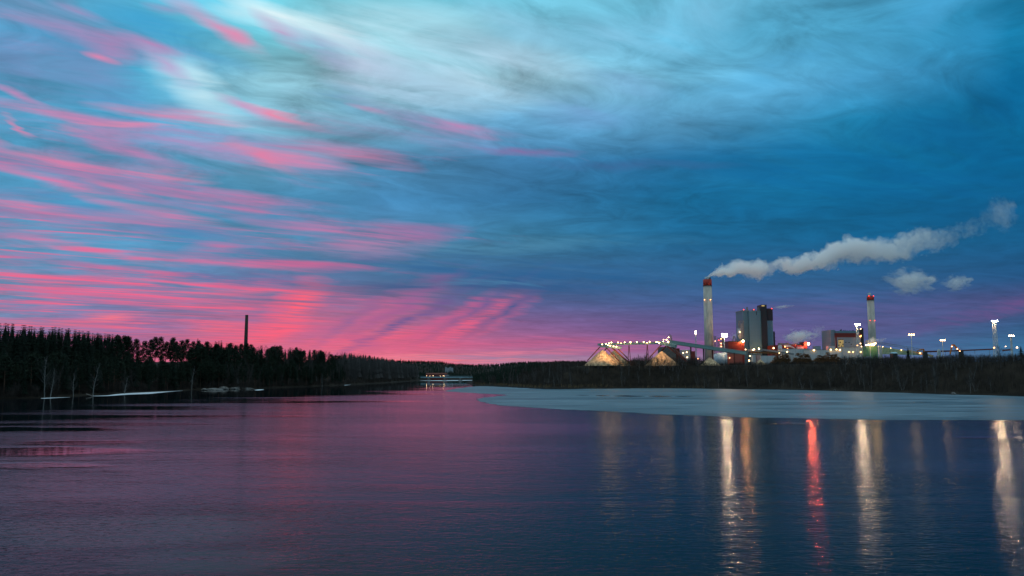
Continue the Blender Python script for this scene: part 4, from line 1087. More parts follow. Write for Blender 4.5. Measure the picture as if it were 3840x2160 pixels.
# ---- log heaps
def log_heap(label, x0, x1, ytop, Y, rows, seed):
    rnd = random.Random(seed)
    a = P(x0, ytop, Y); b = P(x1, ytop, Y); H = a.z - GZ + .2
    t = MB(); base = MB()
    w = b.x - a.x
    base.add([(a.x, Y + 1.5, GZ), (b.x, Y + 1.5, GZ), (b.x - w * .25, Y + 2.5, GZ + H * .62), (a.x + w * .25, Y + 2.5, GZ + H * .62), (a.x, Y + 9, GZ), (b.x, Y + 9, GZ), (b.x - w * .25, Y + 7, GZ + H * .62), (a.x + w * .25, Y + 7, GZ + H * .62)],
             [(0,1,2,3),(5,4,7,6),(3,2,6,7),(0,3,7,4),(1,5,6,2),(0,4,5,1)])
    for k in range(rows * 38):
        u = rnd.random(); v = rnd.random()
        hmax = H * (min(1, .35 + min(u, 1 - u) * 3)) * (1 + .35 * mn.noise(Vector((u * 9, seed, 0))))
        x = a.x + u * w; z = GZ + .2 + v * hmax
        t.cyl((x, Y + rnd.uniform(-.8, 1.4), z), (x + rnd.uniform(-.5, .5), Y + 6, z + rnd.uniform(-.25, .25)), rnd.uniform(.22, .38), None, 7)
    e = thing('log_heap', label, 'log pile', ((a.x + b.x) / 2, Y, GZ))
    t.obj('log_stack', M['logs'], e); base.obj('heap_core', M['logs'], e)
log_heap('dark left heap of logs beside the small flat chip heap', 2896, 2972, 1330, 800, 8, 3)
log_heap('long middle heap of logs below the lamp lit white hall', 2974, 3050, 1328.5, 800, 8, 4)
log_heap('orange lit heap of logs at the right end below the wall lamps', 3052, 3166, 1330, 800, 12, 5)

# ---- bridge and far buildings
Yq = 1650
A = P(1578, 1413.6, Yq); B = P(1772, 1411.5, Yq)
t = thing('road_bridge', 'low pale blue girder bridge across the far end of the river', 'bridge', ((A.x + B.x) / 2, Yq, 0))
zd = A.z
MB().beam((A.x, Yq, zd - 1.0), (B.x, Yq, zd - .6), 8, 1.8).obj('girder', mat('bridge_blue', (.16, .25, .28), .5), t)
rl = MB(); rl.beam((A.x, Yq - 4, zd + 1.6), (B.x, Yq - 4, zd + 2.0), .3); rl.beam((A.x, Yq - 4, zd + .9), (B.x, Yq - 4, zd + 1.3), .2)
for k in range(50):
    x = A.x + (B.x - A.x) * k / 49; rl.beam((x, Yq - 4, zd + k * .008 - .1), (x, Yq - 4, zd + 1.7 + k * .008), .22)
rl.obj('railing', mat('railing_pale', (.17, .25, .28), .5), t)
for a_ in (1608, 1667, 1726):
    q = P(a_, 1420, Yq); MB().box((q.x - 1.6, Yq - 4, -3), (q.x + 1.6, Yq + 4, zd - 1.95)).box((q.x - 4, Yq - 5, -3), (q.x + 4, Yq + 5, 1.6)).obj('pier', M['rock'], t)
for k, a_ in enumerate((1601, 1613, 1625, 1652, 1663, 1668)):
    q = P(a_, 1409.2 + (k % 2), Yq + 8)
    MB().cyl((q.x, Yq + 4.3, zd - .6), (q.x, Yq + 4.3, q.z), .12, .1, 6).obj('lamp_post', M['steel'], t) if k % 2 == 0 else None
    MB().ball((q.x, Yq + 4.3, q.z), .4, 8).obj('lamp', M['lamp_small'], t)
t = thing('riverside_house', 'dark red house with lit windows behind the bridge', 'house', (P(1636, 1410, 1900).x, 1900, 1))
lo, hi = slab(1597, 1404, 1676, 1412, 1900, 12, -1); MB().box(lo, hi).obj('wall', M['red_panel'], t)
zt = hi[2]; MB().add([(lo[0] - 1, 1899, zt), (hi[0] + 1, 1899, zt), (hi[0] + 1, 1913, zt), (lo[0] - 1, 1913, zt), (lo[0] + 1, 1906, zt + 3.5), (hi[0] - 1, 1906, zt + 3.5)], [(0,1,5,4),(2,3,4,5),(0,4,3),(1,2,5)]).obj('roof', M['rust'], t)
t = thing('white_tent', 'small white tent roof standing behind the bridge railing', 'tent', (P(1674, 1407, 1800).x, 1800, 2))
a = P(1665, 1409, 1800); c = P(1683, 1406, 1800)
MB().box((a.x, 1800, a.z), (c.x, 1806, c.z)).beam(((a.x + c.x) / 2, 1801, a.z), ((a.x + c.x) / 2, 1801, 0), .4).obj('canopy', M['snow_roof'], t)
t = thing('hillside_hotel', 'tiny pale long building on the far wooded hill above the bridge', 'building', (P(1685, 1380, 2700).x, 2700, ground_z(P(1685, 1380, 2700).x, 2700)))
for a_, w_, b_ in ((1669, 6, 1377), (1676, 8, 1379.5), (1685, 5, 1376), (1691, 8, 1379)):
    lo, hi = slab(a_, b_, a_ + w_, 1384, 2690, 8); MB().box((lo[0], lo[1], lo[2] - 15), hi).obj('wall', M['snow_roof'], t)

# ------------------------------------------------------------------ trees
def ribbon(mb, a, b, w0, w1, side):
    s = side.normalized()
    mb.add([a - s * w0 / 2, a + s * w0 / 2, b + s * w1 / 2, b - s * w1 / 2], [(0, 1, 2, 3)])
def tri(mb, a, b, c): mb.add([a, b, c], [(0, 1, 2)])
def rv(rnd, s=1.0): return Vector((rnd.uniform(-s, s), rnd.uniform(-s, s), rnd.uniform(-s, s)))

def spruce(seed, h=20.0, rad=2.9, gap=0.0):
    rnd = random.Random(seed); cr = MB(); tr = MB()
    tr.cyl((0, 0, -1.5), (0, 0, h * .97), .24, .03, 7)
    z = h * (.10 + gap); k = 0
    for (za, zb_) in ((.12 + gap, .45), (.4, .72), (.66, .93)):          # dense inner foliage
        ra = rad * .62 * (1 - za) ** .66
        ring = [Vector((math.cos(i * .785 + za * 9) * ra * rnd.uniform(.8, 1.2), math.sin(i * .785 + za * 9) * ra * rnd.uniform(.8, 1.2), h * za)) for i in range(8)]
        for i in range(8): tri(cr, ring[i], ring[(i + 1) % 8], Vector((0, 0, h * zb_)))
    while z < h * .985:
        t = z / h
        L = 1.4 * rad * (1 - t) ** .66 * rnd.uniform(.68, 1.15) + .1
        nb = 9 if t < .8 else 6
        a0 = rnd.uniform(0, 6.28)
        for i in range(nb):
            if rnd.random() < .10: continue
            a = a0 + 6.283 * i / nb + rnd.uniform(-.25, .25)
            d = Vector((math.cos(a), math.sin(a), 0)); l = L * rnd.uniform(.7, 1.15)
            droop = -.18 - .35 * (1 - t)
            p0 = Vector((0, 0, z)); side = Vector((-d.y, d.x, 0))
            p1 = p0 + d * l * .55 + Vector((0, 0, droop * l * .6)); p2 = p0 + d * l + Vector((0, 0, droop * l * .65 + .08 * l))
            w = .42 * l + .15
            cr.add([p0, p1 - side * w * .5, p2, p1 + side * w * .5], [(0, 1, 2, 3)])
            for q in range(4):                       # hanging twigs
                s = rnd.uniform(.25, .98); c = p0.lerp(p1, s / .55) if s < .55 else p1.lerp(p2, (s - .55) / .45)
                c = c + side * rnd.uniform(-.4, .4) * w
                e = c + d * rnd.uniform(.1, .5) + Vector((0, 0, -rnd.uniform(.35, .9) * (.4 + .6 * (1 - t)))) + side * rnd.uniform(-.3, .3)
                tri(cr, c - side * .16, c + side * .16, e)
        z += h * .034 * rnd.uniform(.8, 1.25)
        k += 1
    return tr, cr
def clump(cr, c, r, rnd, n, sz=.5, flat=.65):
    for _ in range(n):
        v = rv(rnd)
        while v.length > 1: v = rv(rnd)
        p = c + Vector((v.x * r, v.y * r, v.z * r * flat))
        a, b = rv(rnd, sz), rv(rnd, sz)
        b.z *= .5
        tri(cr, p + a, p + b, p - a * .6 - b * .3)
def pine(seed, h=19.0):
    rnd = random.Random(seed); cr = MB(); tr = MB()
    top = Vector((rnd.uniform(-.5, .5), rnd.uniform(-.5, .5), h * .93))
    tr.cyl((0, 0, -1.5), tuple(top * .55), .24, .17, 7).cyl(tuple(top * .55), tuple(top), .17, .05, 6)
    start = rnd.uniform(.26, .42)
    for k in range(24):
        t = start + (1 - start) * (k / 24)
        a = k * 2.4 + rnd.uniform(-.4, .4)
        L = (2.9 * ((1 - t) / (1 - start)) ** .75 + .3) * rnd.uniform(.7, 1.2)
        p0 = Vector((0, 0, h * t * .95)) + Vector((top.x, top.y, 0)) * t
        p1 = p0 + Vector((math.cos(a) * L, math.sin(a) * L, L * rnd.uniform(.1, .35)))
        tr.cyl(tuple(p0), tuple(p1), .06, .03, 4, False)
        clump(cr, p1, rnd.uniform(.95, 1.4), rnd, 62, .42, .85)
        clump(cr, p0.lerp(p1, .55), .8, rnd, 22, .4)
    clump(cr, top + Vector((0, 0, .2)), 1.35, rnd, 90, .42, .8)
    for _ in range(5):
        z = rnd.uniform(.3, start) * h; a = rnd.uniform(0, 6.28); tr.cyl((0, 0, z), (math.cos(a) * .9, math.sin(a) * .9, z + .1), .04, .01, 4, False)
    return tr, cr
def bare(seed, h=14.0, spread=.32, stems=1, dens=1.0, tw=.035, lean=.05):
    """ leafless deciduous tree: tapered trunk(s), rising limbs, a haze of fine twigs """
    rnd = random.Random(seed); cr = MB(); tr = MB()
    def twigs(p, d, L, n):
        for _ in range(n):
            e = p + (d * .8 + rv(rnd, .75) + Vector((0, 0, .35))).normalized() * L * rnd.uniform(.5, 1.2)
            ribbon(cr, p, e, tw, tw * .5, rv(rnd))
            m = p.lerp(e, .5); e2 = m + ((e - p).normalized() + rv(rnd, .7)).normalized() * L * .5
            ribbon(cr, m, e2, tw * .8, tw * .4, rv(rnd))
    for s in range(stems):
        base = Vector((rnd.uniform(-.4, .4), rnd.uniform(-.4, .4), -1.5)) * (1 if stems > 1 else 0) + Vector((0, 0, -1.5 if stems == 1 else 0))
        hh = h * rnd.uniform(.8, 1.0) if stems > 1 else h
        dr = Vector((rnd.uniform(-lean, lean) * (3 if stems > 1 else 1), rnd.uniform(-lean, lean) * (3 if stems > 1 else 1), 1))
        pts = [base]
        nseg = 7
        for i in range(1, nseg + 1):
            dr = (dr + rv(rnd, .07)).normalized(); dr.z = abs(dr.z)
            pts.append(base + (pts[-1] - base) + dr * hh / nseg)
        r0 = .012 * hh + .03
        for i in range(nseg):
            tr.cyl(tuple(pts[i]), tuple(pts[i + 1]), r0 * (1 - i / nseg) + .015, r0 * (1 - (i + 1) / nseg) + .015, 5, False)
        nl = int(15 * dens)
        for k in range(nl):
            t = .3 + .68 * (k / nl) + rnd.uniform(-.02, .02)
            i = min(nseg - 1, int(t * nseg)); p0 = pts[i].lerp(pts[i + 1], t * nseg - i)
            a = rnd.uniform(0, 6.28); L = hh * spread * (1.15 - t) * rnd.uniform(.7, 1.2) + .4
            d = Vector((math.cos(a), math.sin(a), rnd.uniform(.8, 1.6))).normalized()
            p1 = p0 + d * L * .5; d2 = (d + Vector((0, 0, .5)) + rv(rnd, .25)).normalized(); p2 = p1 + d2 * L * .6
            tr.cyl(tuple(p0), tuple(p1), .05, .035, 3, False) if tw > .03 else ribbon(tr, p0, p1, .09, .06, rv(rnd))
            ribbon(cr, p1, p2, .06, .03, rv(rnd)); 
            for s_ in (.2, .45, .7, .95): twigs(p0.lerp(p1, s_), d, L * .42, int(2 * dens))
            for s_ in (.2, .5, .75, 1): twigs(p1.lerp(p2, s_), d2, L * .42, int(3 * dens))
        twigs(pts[-1], Vector((0, 0, 1)), .9, 6)
    return tr, cr

PROT = {}
def proto(kind, name, builders, mtr, mcr):
    L = []
    for tr, cr in builders:
        me1 = bpy.data.meshes.new('trunk'); me1.from_pydata([tuple(v) for v in tr.v], [], tr.f); me1.materials.append(M[mtr])
        me2 = bpy.data.meshes.new('crown'); me2.from_pydata([tuple(v) for v in cr.v], [], cr.f); me2.materials.append(M[mcr])
        L.append((me1, me2))
    PROT[kind] = (name, L)
proto('spruce', 'spruce_tree', [spruce(s, 20, r, g) for s, r, g in ((1, 2.9, 0), (2, 2.4, .04), (3, 3.3, 0), (4, 2.6, .1), (5, 2.1, .02))], 'bark', 'spruce_green')
proto('pine', 'pine_tree', [pine(s) for s in (11, 12, 13, 14)], 'pine_bark', 'pine_green')
proto('birch', 'birch_tree', [bare(s, 16, .26, 1, 1.2, .045) for s in (21, 22, 23)], 'birch_bark', 'twig_pale')
proto('bare', 'bare_tree', [bare(s, 14, .30, 1, 1.2, .05) for s in (31, 32, 33)] + [bare(s, 12, .24, 3, .7, .045) for s in (34, 35)], 'bark', 'twig')
proto('alder', 'alder_tree', [bare(s, 14, .30, 1, 1.3, .055) for s in (41, 42, 43)] + [bare(s, 12, .24, 3, .8, .05) for s in (44, 45)], 'alder_bark', 'twig')
COUNT = {}
FIRST = {}
def plant(kind, x, y, h, label, group, rnd, z=None, wide=1.0):
    name, L = PROT[kind]
    ref = {'spruce': 20, 'pine': 19, 'birch': 16, 'bare': 14, 'alder': 14}[kind]
    z = ground_z(x, y) if z is None else z
    i = rnd.randrange(len(L))
    if (kind, i) not in FIRST:
        e = thing(name, label, 'tree', (x, y, z), group)
        for me, nm in ((L[i][0], 'trunk'), (L[i][1], 'crown')):
            c = link(bpy.data.objects.new(nm, me)); c.parent = e
        FIRST[(kind, i)] = e
    else:
        e = copy_tree(FIRST[(kind, i)]); e.location = (x, y, z)
        tag(e, label, 'tree', group)
    s = h / ref; w = s * rnd.uniform(.9, 1.15) * wide
    e.scale = (w, w, s); e.rotation_euler = (0, 0, rnd.uniform(0, 6.28))
    COUNT[kind] = COUNT.get(kind, 0) + 1
    return e
def topz(px, ysky, Y): return CAMZ + (1405 - ysky) / F * Y * (1 + 0.0)
def pxof(x, y): return 1920 + F * x / (y * CP)
SKL = [(-400, 1180), (-100, 1190), (0, 1200), (60, 1192), (150, 1212), (320, 1212), (420, 1222), (580, 1236), (700, 1262), (780, 1272), (900, 1280), (1040, 1292), (1150, 1290), (1200, 1298), (1260, 1318), (1310, 1314), (1400, 1326), (1470, 1332), (1590, 1348), (1700, 1362)]
def along(pl, s):
    """ point and inland normal at arc length s of a polyline running upstream """
    for (x0, y0), (x1, y1) in zip(pl, pl[1:]):
        L = math.hypot(x1 - x0, y1 - y0)
        if s <= L:
            t = s / L; return x0 + (x1 - x0) * t, y0 + (y1 - y0) * t, -(y1 - y0) / L, (x1 - x0) / L
        s -= L
    return None
rnd = random.Random(77)
LW = LEFT[2:]
lenL = sum(math.hypot(b[0] - a[0], b[1] - a[1]) for a, b in zip(LW, LW[1:]))
skip0 = 0
placed = []
def far_enough(x, y, d):
    for (a, b) in placed:
        if (a - x) ** 2 + (b - y) ** 2 < d * d: return False
    placed.append((x, y)); return True
# left bank: crest, slope and shore trees as far as the first bend (about 830 m away)
left_len = 0
for (a, b) in zip(LW, LW[1:]):
    if b[1] > 860: break
    left_len += math.hypot(b[0] - a[0], b[1] - a[1])
def shore_at(px):
    """ arc length where the left shore is seen at this picture column """
    s = 0.0; prev = None
    while s < lenL:
        q = along(LW, s)
        if q is None: break
        if pxof(q[0], q[1]) >= px: return s
        s += 2.0
    return lenL * .9
SH = [(px, shore_at(px)) for px in range(-200, 1560, 20)]
SAMP = []
_s = 0.0
while _s < lenL:
    q_ = along(LW, _s)
    if q_: SAMP.append((_s, q_))
    _s += 3.0
def left_tree(px0, inl, crest):
    best = None
    for s_, (x, y, nx_, ny_) in SAMP:
        e = abs(pxof(x + nx_ * inl, y + ny_ * inl) - px0)
        if best is None or e < best[0]: best = (e, x + nx_ * inl, y + ny_ * inl)
    x, y = best[1] + rnd.uniform(-1.5, 1.5), best[2] + rnd.uniform(-1.5, 1.5)
    px = pxof(x, y)
    if best[0] > 25 or y > 1150: return
    if not far_enough(x, y, 2.4 if crest else 2.6): return
    g = ground_z(x, y)
    tz = topz(px, interp(px, SKL), y)
    r = rnd.random()
    if px < 420: kind = 'spruce' if r < .9 else 'bare'
    elif px < 780: kind = 'pine' if r < .68 else ('spruce' if r < .92 else 'bare')
    else: kind = 'spruce' if r < .44 else ('pine' if r < .84 else 'bare')
    cap = {'spruce': 285, 'pine': 290, 'bare': 140}
    if COUNT.get(kind, 0) >= cap[kind]: kind = 'pine' if COUNT.get('pine', 0) < 290 else 'bare'
    if COUNT.get(kind, 0) >= cap[kind]: return
    side = 'far left' if px < 420 else ('middle of the left bank' if px < 800 else 'right half of the left bank')
    if crest:
        h = tz - g - rnd.choice([-.8, 0, .8, 2, 3.5, 5, 6.5, 8]) + rnd.uniform(-.4, .4)
        lab = {'spruce': 'black pointed spruce on the forest crest, ', 'pine': 'round headed pine on the forest crest, ', 'bare': 'leafless tree on the forest crest, '}[kind] + side
        grp = {'spruce': 'crest spruces, ', 'pine': 'crest pines, ', 'bare': 'leafless crest trees, '}[kind] + side
    else:
        h = min(rnd.uniform(13, 22), tz - g - rnd.uniform(2, 9))
        lab = {'spruce': 'dark spruce on the slope above the left shore, ', 'pine': 'dark pine on the slope above the left shore, ', 'bare': 'leafless grey tree on the slope above the left shore, '}[kind] + side
        grp = {'spruce': 'slope spruces, ', 'pine': 'slope pines, ', 'bare': 'leafless slope trees, '}[kind] + side
    if h < 7: return
    plant(kind, x, y, min(h, 28), lab, grp, rnd, g, wide=(1.1 if kind == 'spruce' else 1.0) if h > 14 else 1.25)
for k in range(330): left_tree(-120 + 1400 * (k + rnd.random()) / 330, rnd.uniform(40, 85), True)
for k in range(620): left_tree(rnd.uniform(-120, 1300), rnd.choice([rnd.uniform(2, 14), rnd.uniform(5, 50)]), False)
# pale birches leaning out from the left shore
for (px, py, hgt, kind, lab) in [(150, 1492, 23, 'birch', 'tall pale forked tree standing out against the dark spruces at far left'),
        (172, 1492, 17, 'birch', 'slimmer pale birch just right of the tall forked tree at far left'), (335, 1482, 21, 'birch', 'wide pale leafless tree beside the small shore ice sheet'),
        (262, 1487, 16, 'birch', 'thin pale birch between the forked tree and the shore ice'), (630, 1462, 15, 'birch', 'slim birch with a white trunk left of the rocky point'),
        (712, 1463, 20, 'birch', 'pale birch leaning over the water left of the rock outcrop'), (763, 1460, 12, 'birch', 'short white birch at the left end of the rock outcrop'),
        (891, 1442, 19, 'birch', 'white birch with a leaning trunk standing above the rocks'), (540, 1464, 14, 'birch', 'wide grey crowned tree above the right end of the shore ice'),
        (455, 1478, 14, 'birch', 'small leaning birch at the shore in front of the ice sheet'), (1205, 1449, 17, 'birch', 'leaning pale birch near the bend of the left bank'), (980, 1452, 16, 'birch', 'grey birch right of the fallen logs on the rocky point')]:
    g = G(px, py); plant(kind, g.x, g.y + 4, hgt, lab, None, rnd)
for k in range(14):
    q = along(LW, interp(rnd.uniform(0, 1280), SH)); inl = rnd.uniform(3, 12)
    x, y = q[0] + q[2] * inl, q[1] + q[3] * inl
    if pxof(x, y) > -200: plant('birch', x, y, rnd.uniform(9, 15), 'small pale birch at the foot of the dark left bank forest', 'small birches along the left shore', rnd)
# left bank beyond the bend
bend_pts = []
for k in range(300):
    s = left_len + (lenL - left_len) * rnd.random() ** 1.3 * .78
    q = along(LW, s)
    if q is None: continue
    inl = rnd.uniform(3, 70); x, y = q[0] + q[2] * inl, q[1] + q[3] * inl
    if y > 1750 or not far_enough(x, y, 3.6): continue
    px = pxof(x, y); g = ground_z(x, y); tz = topz(px, interp(px, SKL), y)
    kind = 'spruce' if rnd.random() < .3 and COUNT['spruce'] < 298 else 'bare'
    h = min(tz - g - rnd.uniform(0, 4), rnd.uniform(15, 24))
    if inl > 45: h = min(tz - g + rnd.uniform(-4, .5), 30)
    if h < 5: continue
    plant(kind, x, y, h, 'leafless tree on the greyish far left bank before the bridge' if kind == 'bare' else 'dark spruce among leafless trees on the far left bank before the bridge',
          'leafless trees of the far left bank' if kind == 'bare' else 'spruces of the far left bank', rnd, g)
NLB = COUNT.get('bare', 0)

# right bank wood on the slope below the plant
RSK = [(1760, 1372), (1790, 1372), (1860, 1366), (1990, 1356), (2060, 1358), (2120, 1354), (2200, 1356), (2235, 1361), (2276, 1354), (2353, 1347), (2389, 1331), (2436, 1326), (2519, 1326), (2574, 1344), (2615, 1330), (2632, 1340), (2648, 1358), (2712, 1362), (2760, 1356), (2860, 1357), (3000, 1356), (3140, 1354), (3165, 1332), (3235, 1330), (3260, 1332), (3345, 1331), (3455, 1336), (3580, 1326), (3645, 1326), (3735, 1328), (3840, 1320), (4300, 1318)]
def right_pos():
    while True:
        Y = rnd.uniform(430, 1000) ; x = rnd.uniform(-60, 480)
        dr = -poly_dist(x, Y, RIGHT)
        if dr < 2.5 or dr > 100: continue
        px = pxof(x, Y)
        if px < 1750 or px > 4250: continue
        return x, Y, dr, px
def alder(x, Y, px, h, g):
    lab = 'leafless tree in the dark wood on the right bank, ' + ('left of the chip heaps' if px < 2200 else 'below the chip stackers' if px < 2650 else 'below the chimney and boiler house' if px < 3150 else 'at the right end')
    plant('alder', x, Y, h, lab, 'leafless trees of the right bank wood, ' + lab.split(', ')[1], rnd, g, 1.25)
nb = 0; tries = 0
while nb < 125 and tries < 6000:             # along the crest of the slope
    tries += 1
    px = rnd.uniform(1765, 4200); Y = rnd.uniform(500, 860); x = (px - 1920) / F * Y * CP
    dr = -poly_dist(x, Y, RIGHT)
    if dr < (30 if px < 2200 else 34) or dr > 84 or not far_enough(x, Y, 2.6): continue
    g = ground_z(x, Y)
    h = topz(px, interp(px, RSK), Y) - g + rnd.uniform(-2.2, .8) + (1.4 if 2330 < px < 2640 else .3) + 1.3 * mn.noise(Vector((px * .02, 0, 0)))
    if h < 3.5: continue
    alder(x, Y, px, min(h, 17), g); nb += 1
tries = 0
while nb < 295 and tries < 9000:
    tries += 1
    x, Y, dr, px = right_pos()
    if not far_enough(x, Y, 3.2): continue
    g = ground_z(x, Y)
    mx = topz(px, interp(px, RSK) + rnd.choice([0, 2, 4, 8, 14]), Y) - g
    h = min(rnd.uniform(10, 16), mx)
    if h < 6: continue
    alder(x, Y, px, h, g); nb += 1
for (px, top, Y, lab) in [(3595, 1283, 690, 'bare spreading tree rising behind the bent orange crane arm'), (3755, 1288, 640, 'bare tree just right of the tallest lattice mast'), (2345, 1330, 800, 'thin bare tree rising before the first trestle of the long conveyor')]:
    p = P(px, top, Y); g = ground_z(p.x, Y); plant('bare', p.x, Y, p.z - g, lab, None, rnd, g, 1.4)
for (px, top, Y, lab) in [(3404, 1303, 720, 'black broad conifer standing before the end of the belt conveyor'), (3827, 1296, 640, 'dark spruce at the right edge of the picture beside the short mast')]:
    p = P(px, top, Y); g = ground_z(p.x, Y); plant('spruce', p.x, Y, p.z - g, lab, None, rnd, g, 1.5)

# brush and young growth too dense to count
def brush(mb, x, y, z, h, rnd, n=7, w=.07):
    for _ in range(n):
        a = rnd.uniform(0, 6.28); b0 = Vector((x + rnd.uniform(-1, 1), y + rnd.uniform(-1, 1), z - .3))
        tip = b0 + Vector((math.cos(a) * h * .18, math.sin(a) * h * .18, h * rnd.uniform(.65, 1.0) + .3))
        ribbon(mb, b0, tip, w, w * .4, Vector((1, rnd.uniform(-.5, .5), 0)))
        for s in (.35, .5, .65, .8, .9):
            p = b0.lerp(tip, s); a = rnd.uniform(0, 6.28)
            e = p + Vector((math.cos(a), math.sin(a), 1.5)).normalized() * h * .22 * (1.2 - s)
            ribbon(mb, p, e, w * .7, w * .3, Vector((1, rnd.uniform(-1, 1), .3)))
mb = MB()
for k in range(6200):
    x, Y, dr, px = right_pos()
    g = ground_z(x, Y)
    mx = topz(px, interp(px, RSK) + rnd.choice([-2, 2, 5, 10]), Y) - g
    h = min(rnd.uniform(3, 9) if dr > 12 else rnd.uniform(2, 7), mx) if dr < 60 else min(mx, 9)
    if h < 1: continue
    brush(mb, x, Y, g, h, rnd, 6, .09)
for k in range(4200):
    px = rnd.uniform(1770, 4250); Y = rnd.uniform(500, 860); x = (px - 1920) / F * Y * CP
    dr = -poly_dist(x, Y, RIGHT)
    if dr < (30 if px < 2200 else 34) or dr > 84: continue
    g = ground_z(x, Y)
    mx = topz(px, interp(px, RSK), Y) - g + 1.6 * mn.noise(Vector((px * .03, 2, 0))) + 1.0 * mn.noise(Vector((px * .11, 5, 0)))
    if 2330 < px < 2640: mx += 1.2
    if mx < .8: mx = .8
    brush(mb, x, Y, g, min(mx, 11) * rnd.uniform(.7, 1.0), rnd, 6, .10)
tag(mb.obj('thicket', M['brush']), 'dense dark leafless brush filling the right bank wood', 'brushwood', None, 'stuff')
mb = MB()
for k in range(4200):
    q = along(LW, interp(rnd.uniform(-160, 1560), SH)); inl = rnd.choice([rnd.uniform(.5, 9), rnd.uniform(1, 80)])
    if q is None: continue
    x, y = q[0] + q[2] * inl, q[1] + q[3] * inl
    if pxof(x, y) < -400 or y > 1700: continue
    brush(mb, x, y, ground_z(x, y), rnd.uniform(2, 7), rnd, 6, .10)
tag(mb.obj('undergrowth', M['brush']), 'dark leafless undergrowth between the trees of the left bank', 'undergrowth', None, 'stuff')
# reeds at the foot of the right wood
mb = MB()
for k in range(9000):
    px = rnd.uniform(1775, 3000) if k % 3 else rnd.uniform(1785, 2260)
    pl = [p for p in RIGHT]
    py = rnd.uniform(1432, 1456)
    g = G(px, py); dr = -poly_dist(g.x, g.y, RIGHT)
    if dr < .5 or dr > (16 if px < 2300 else 7): continue
    z = ground_z(g.x, g.y); 
    for _ in range(3):
        b0 = Vector((g.x + rnd.uniform(-.8, .8), g.y + rnd.uniform(-.8, .8), z - .1)); t_ = b0 + Vector((rnd.uniform(-.3, .3), rnd.uniform(-.3, .3), rnd.uniform(1.4, 2.6)))
        ribbon(mb, b0, t_, .16, .05, Vector((1, rnd.uniform(-.6, .6), 0)))
tag(mb.obj('reeds', M['reed']), 'pale brown reeds along the water under the right bank wood', 'reeds', None, 'stuff')
# far wooded hills and bank trees beyond the bridge: one distant forest
mb = MB()
def low_tree(mb, x, y, z, h, rnd):
    if rnd.random() < .75:
        n = 5; r = h * .17
        for lv, (z0, z1, rr) in enumerate(((.15, .6, 1.0), (.42, .82, .72), (.68, 1.0, .45))):
            b = [Vector((x + math.cos(6.283 * i / n + lv) * r * rr, y + math.sin(6.283 * i / n + lv) * r * rr, z + h * z0)) for i in range(n)]
            t_ = Vector((x, y, z + h * z1))
            for i in range(n): tri(mb, b[i], b[(i + 1) % n], t_)
    else:
        for _ in range(7):
            b0 = Vector((x, y, z)); e = b0 + Vector((rnd.uniform(-.2, .2) * h, rnd.uniform(-.2, .2) * h, h * rnd.uniform(.7, 1)))
            ribbon(mb, b0.lerp(e, .1), e, .8, .2, Vector((1, 0, 0)))
cnt = 0
while cnt < 7000:
    Y = rnd.uniform(1750, 3600); px = rnd.uniform(1150, 2500); x = (px - 1920) / F * Y
    if poly_dist(x, Y, LEFT) < 3 and -poly_dist(x, Y, RIGHT) < 3 and Y < 2450: cnt += 1; continue
    g = ground_z(x, Y); low_tree(mb, x, Y, g - .5, rnd.uniform(9, 14), rnd); cnt += 1
for k in range(900):
    Y = rnd.uniform(3100, 3500); px = rnd.uniform(1000, 4200); x = (px - 1920) / F * Y
    low_tree(mb, x, Y, ground_z(x, Y) - .5, rnd.uniform(9, 13), rnd)
for k in range(1800):                        # behind the lower wood, right of the bridge
    Y = rnd.uniform(900, 1900); px = rnd.uniform(1775, 2330); x = (px - 1920) / F * Y
    if -poly_dist(x, Y, RIGHT) < 8: continue
    g = ground_z(x, Y); mx = topz(px, interp(px, RSK) + rnd.choice([0, 2, 5]), Y) - g
    if mx > 3: low_tree(mb, x, Y, g - .5, min(mx, rnd.uniform(9, 15)), rnd)
tag(mb.obj('distant_forest', M['spruce_green']), 'dark forest covering the far hills beyond the bridge', 'forest', None, 'stuff')

# grey wood of the far left bank up to the bridge, too far away to count
mb = MB()
def far_bare(mb, x, y, z, h):
    for _ in range(9):
        b0 = Vector((x, y, z)); e = b0 + Vector((rnd.uniform(-.16, .16) * h, rnd.uniform(-.1, .1) * h, h * rnd.uniform(.72, 1)))
        ribbon(mb, b0.lerp(e, .05), e, .45, .1, Vector((1, 0, 0)))
        for s in (.5, .65, .8):
            p = b0.lerp(e, s); ribbon(mb, p, p + Vector((rnd.uniform(-.1, .1) * h, 0, .14 * h)), .25, .08, Vector((1, 0, 0)))
for k in range(900):
    Y = rnd.uniform(930, 1800); px = rnd.uniform(1270, 1600); x = (px - 1920) / F * Y * CP
    dl = poly_dist(x, Y, LEFT)
    if dl < 6 or dl > 90: continue
    g = ground_z(x, Y); h = topz(px, interp(px, SKL), Y) - g - rnd.choice([-1, 1, 3, 6, 9, 12]) + 1.5 * mn.noise(Vector((px * .05, 4, 0)))
    if h < 5: continue
    h = min(h, 31)
    low_tree(mb, x, Y, g - .5, h, rnd) if rnd.random() < .3 else far_bare(mb, x, Y, g - .5, h)
tag(mb.obj('far_bank_wood', M['twig']), 'grey leafless wood on the far left bank tapering down to the bridge', 'wood', None, 'stuff')

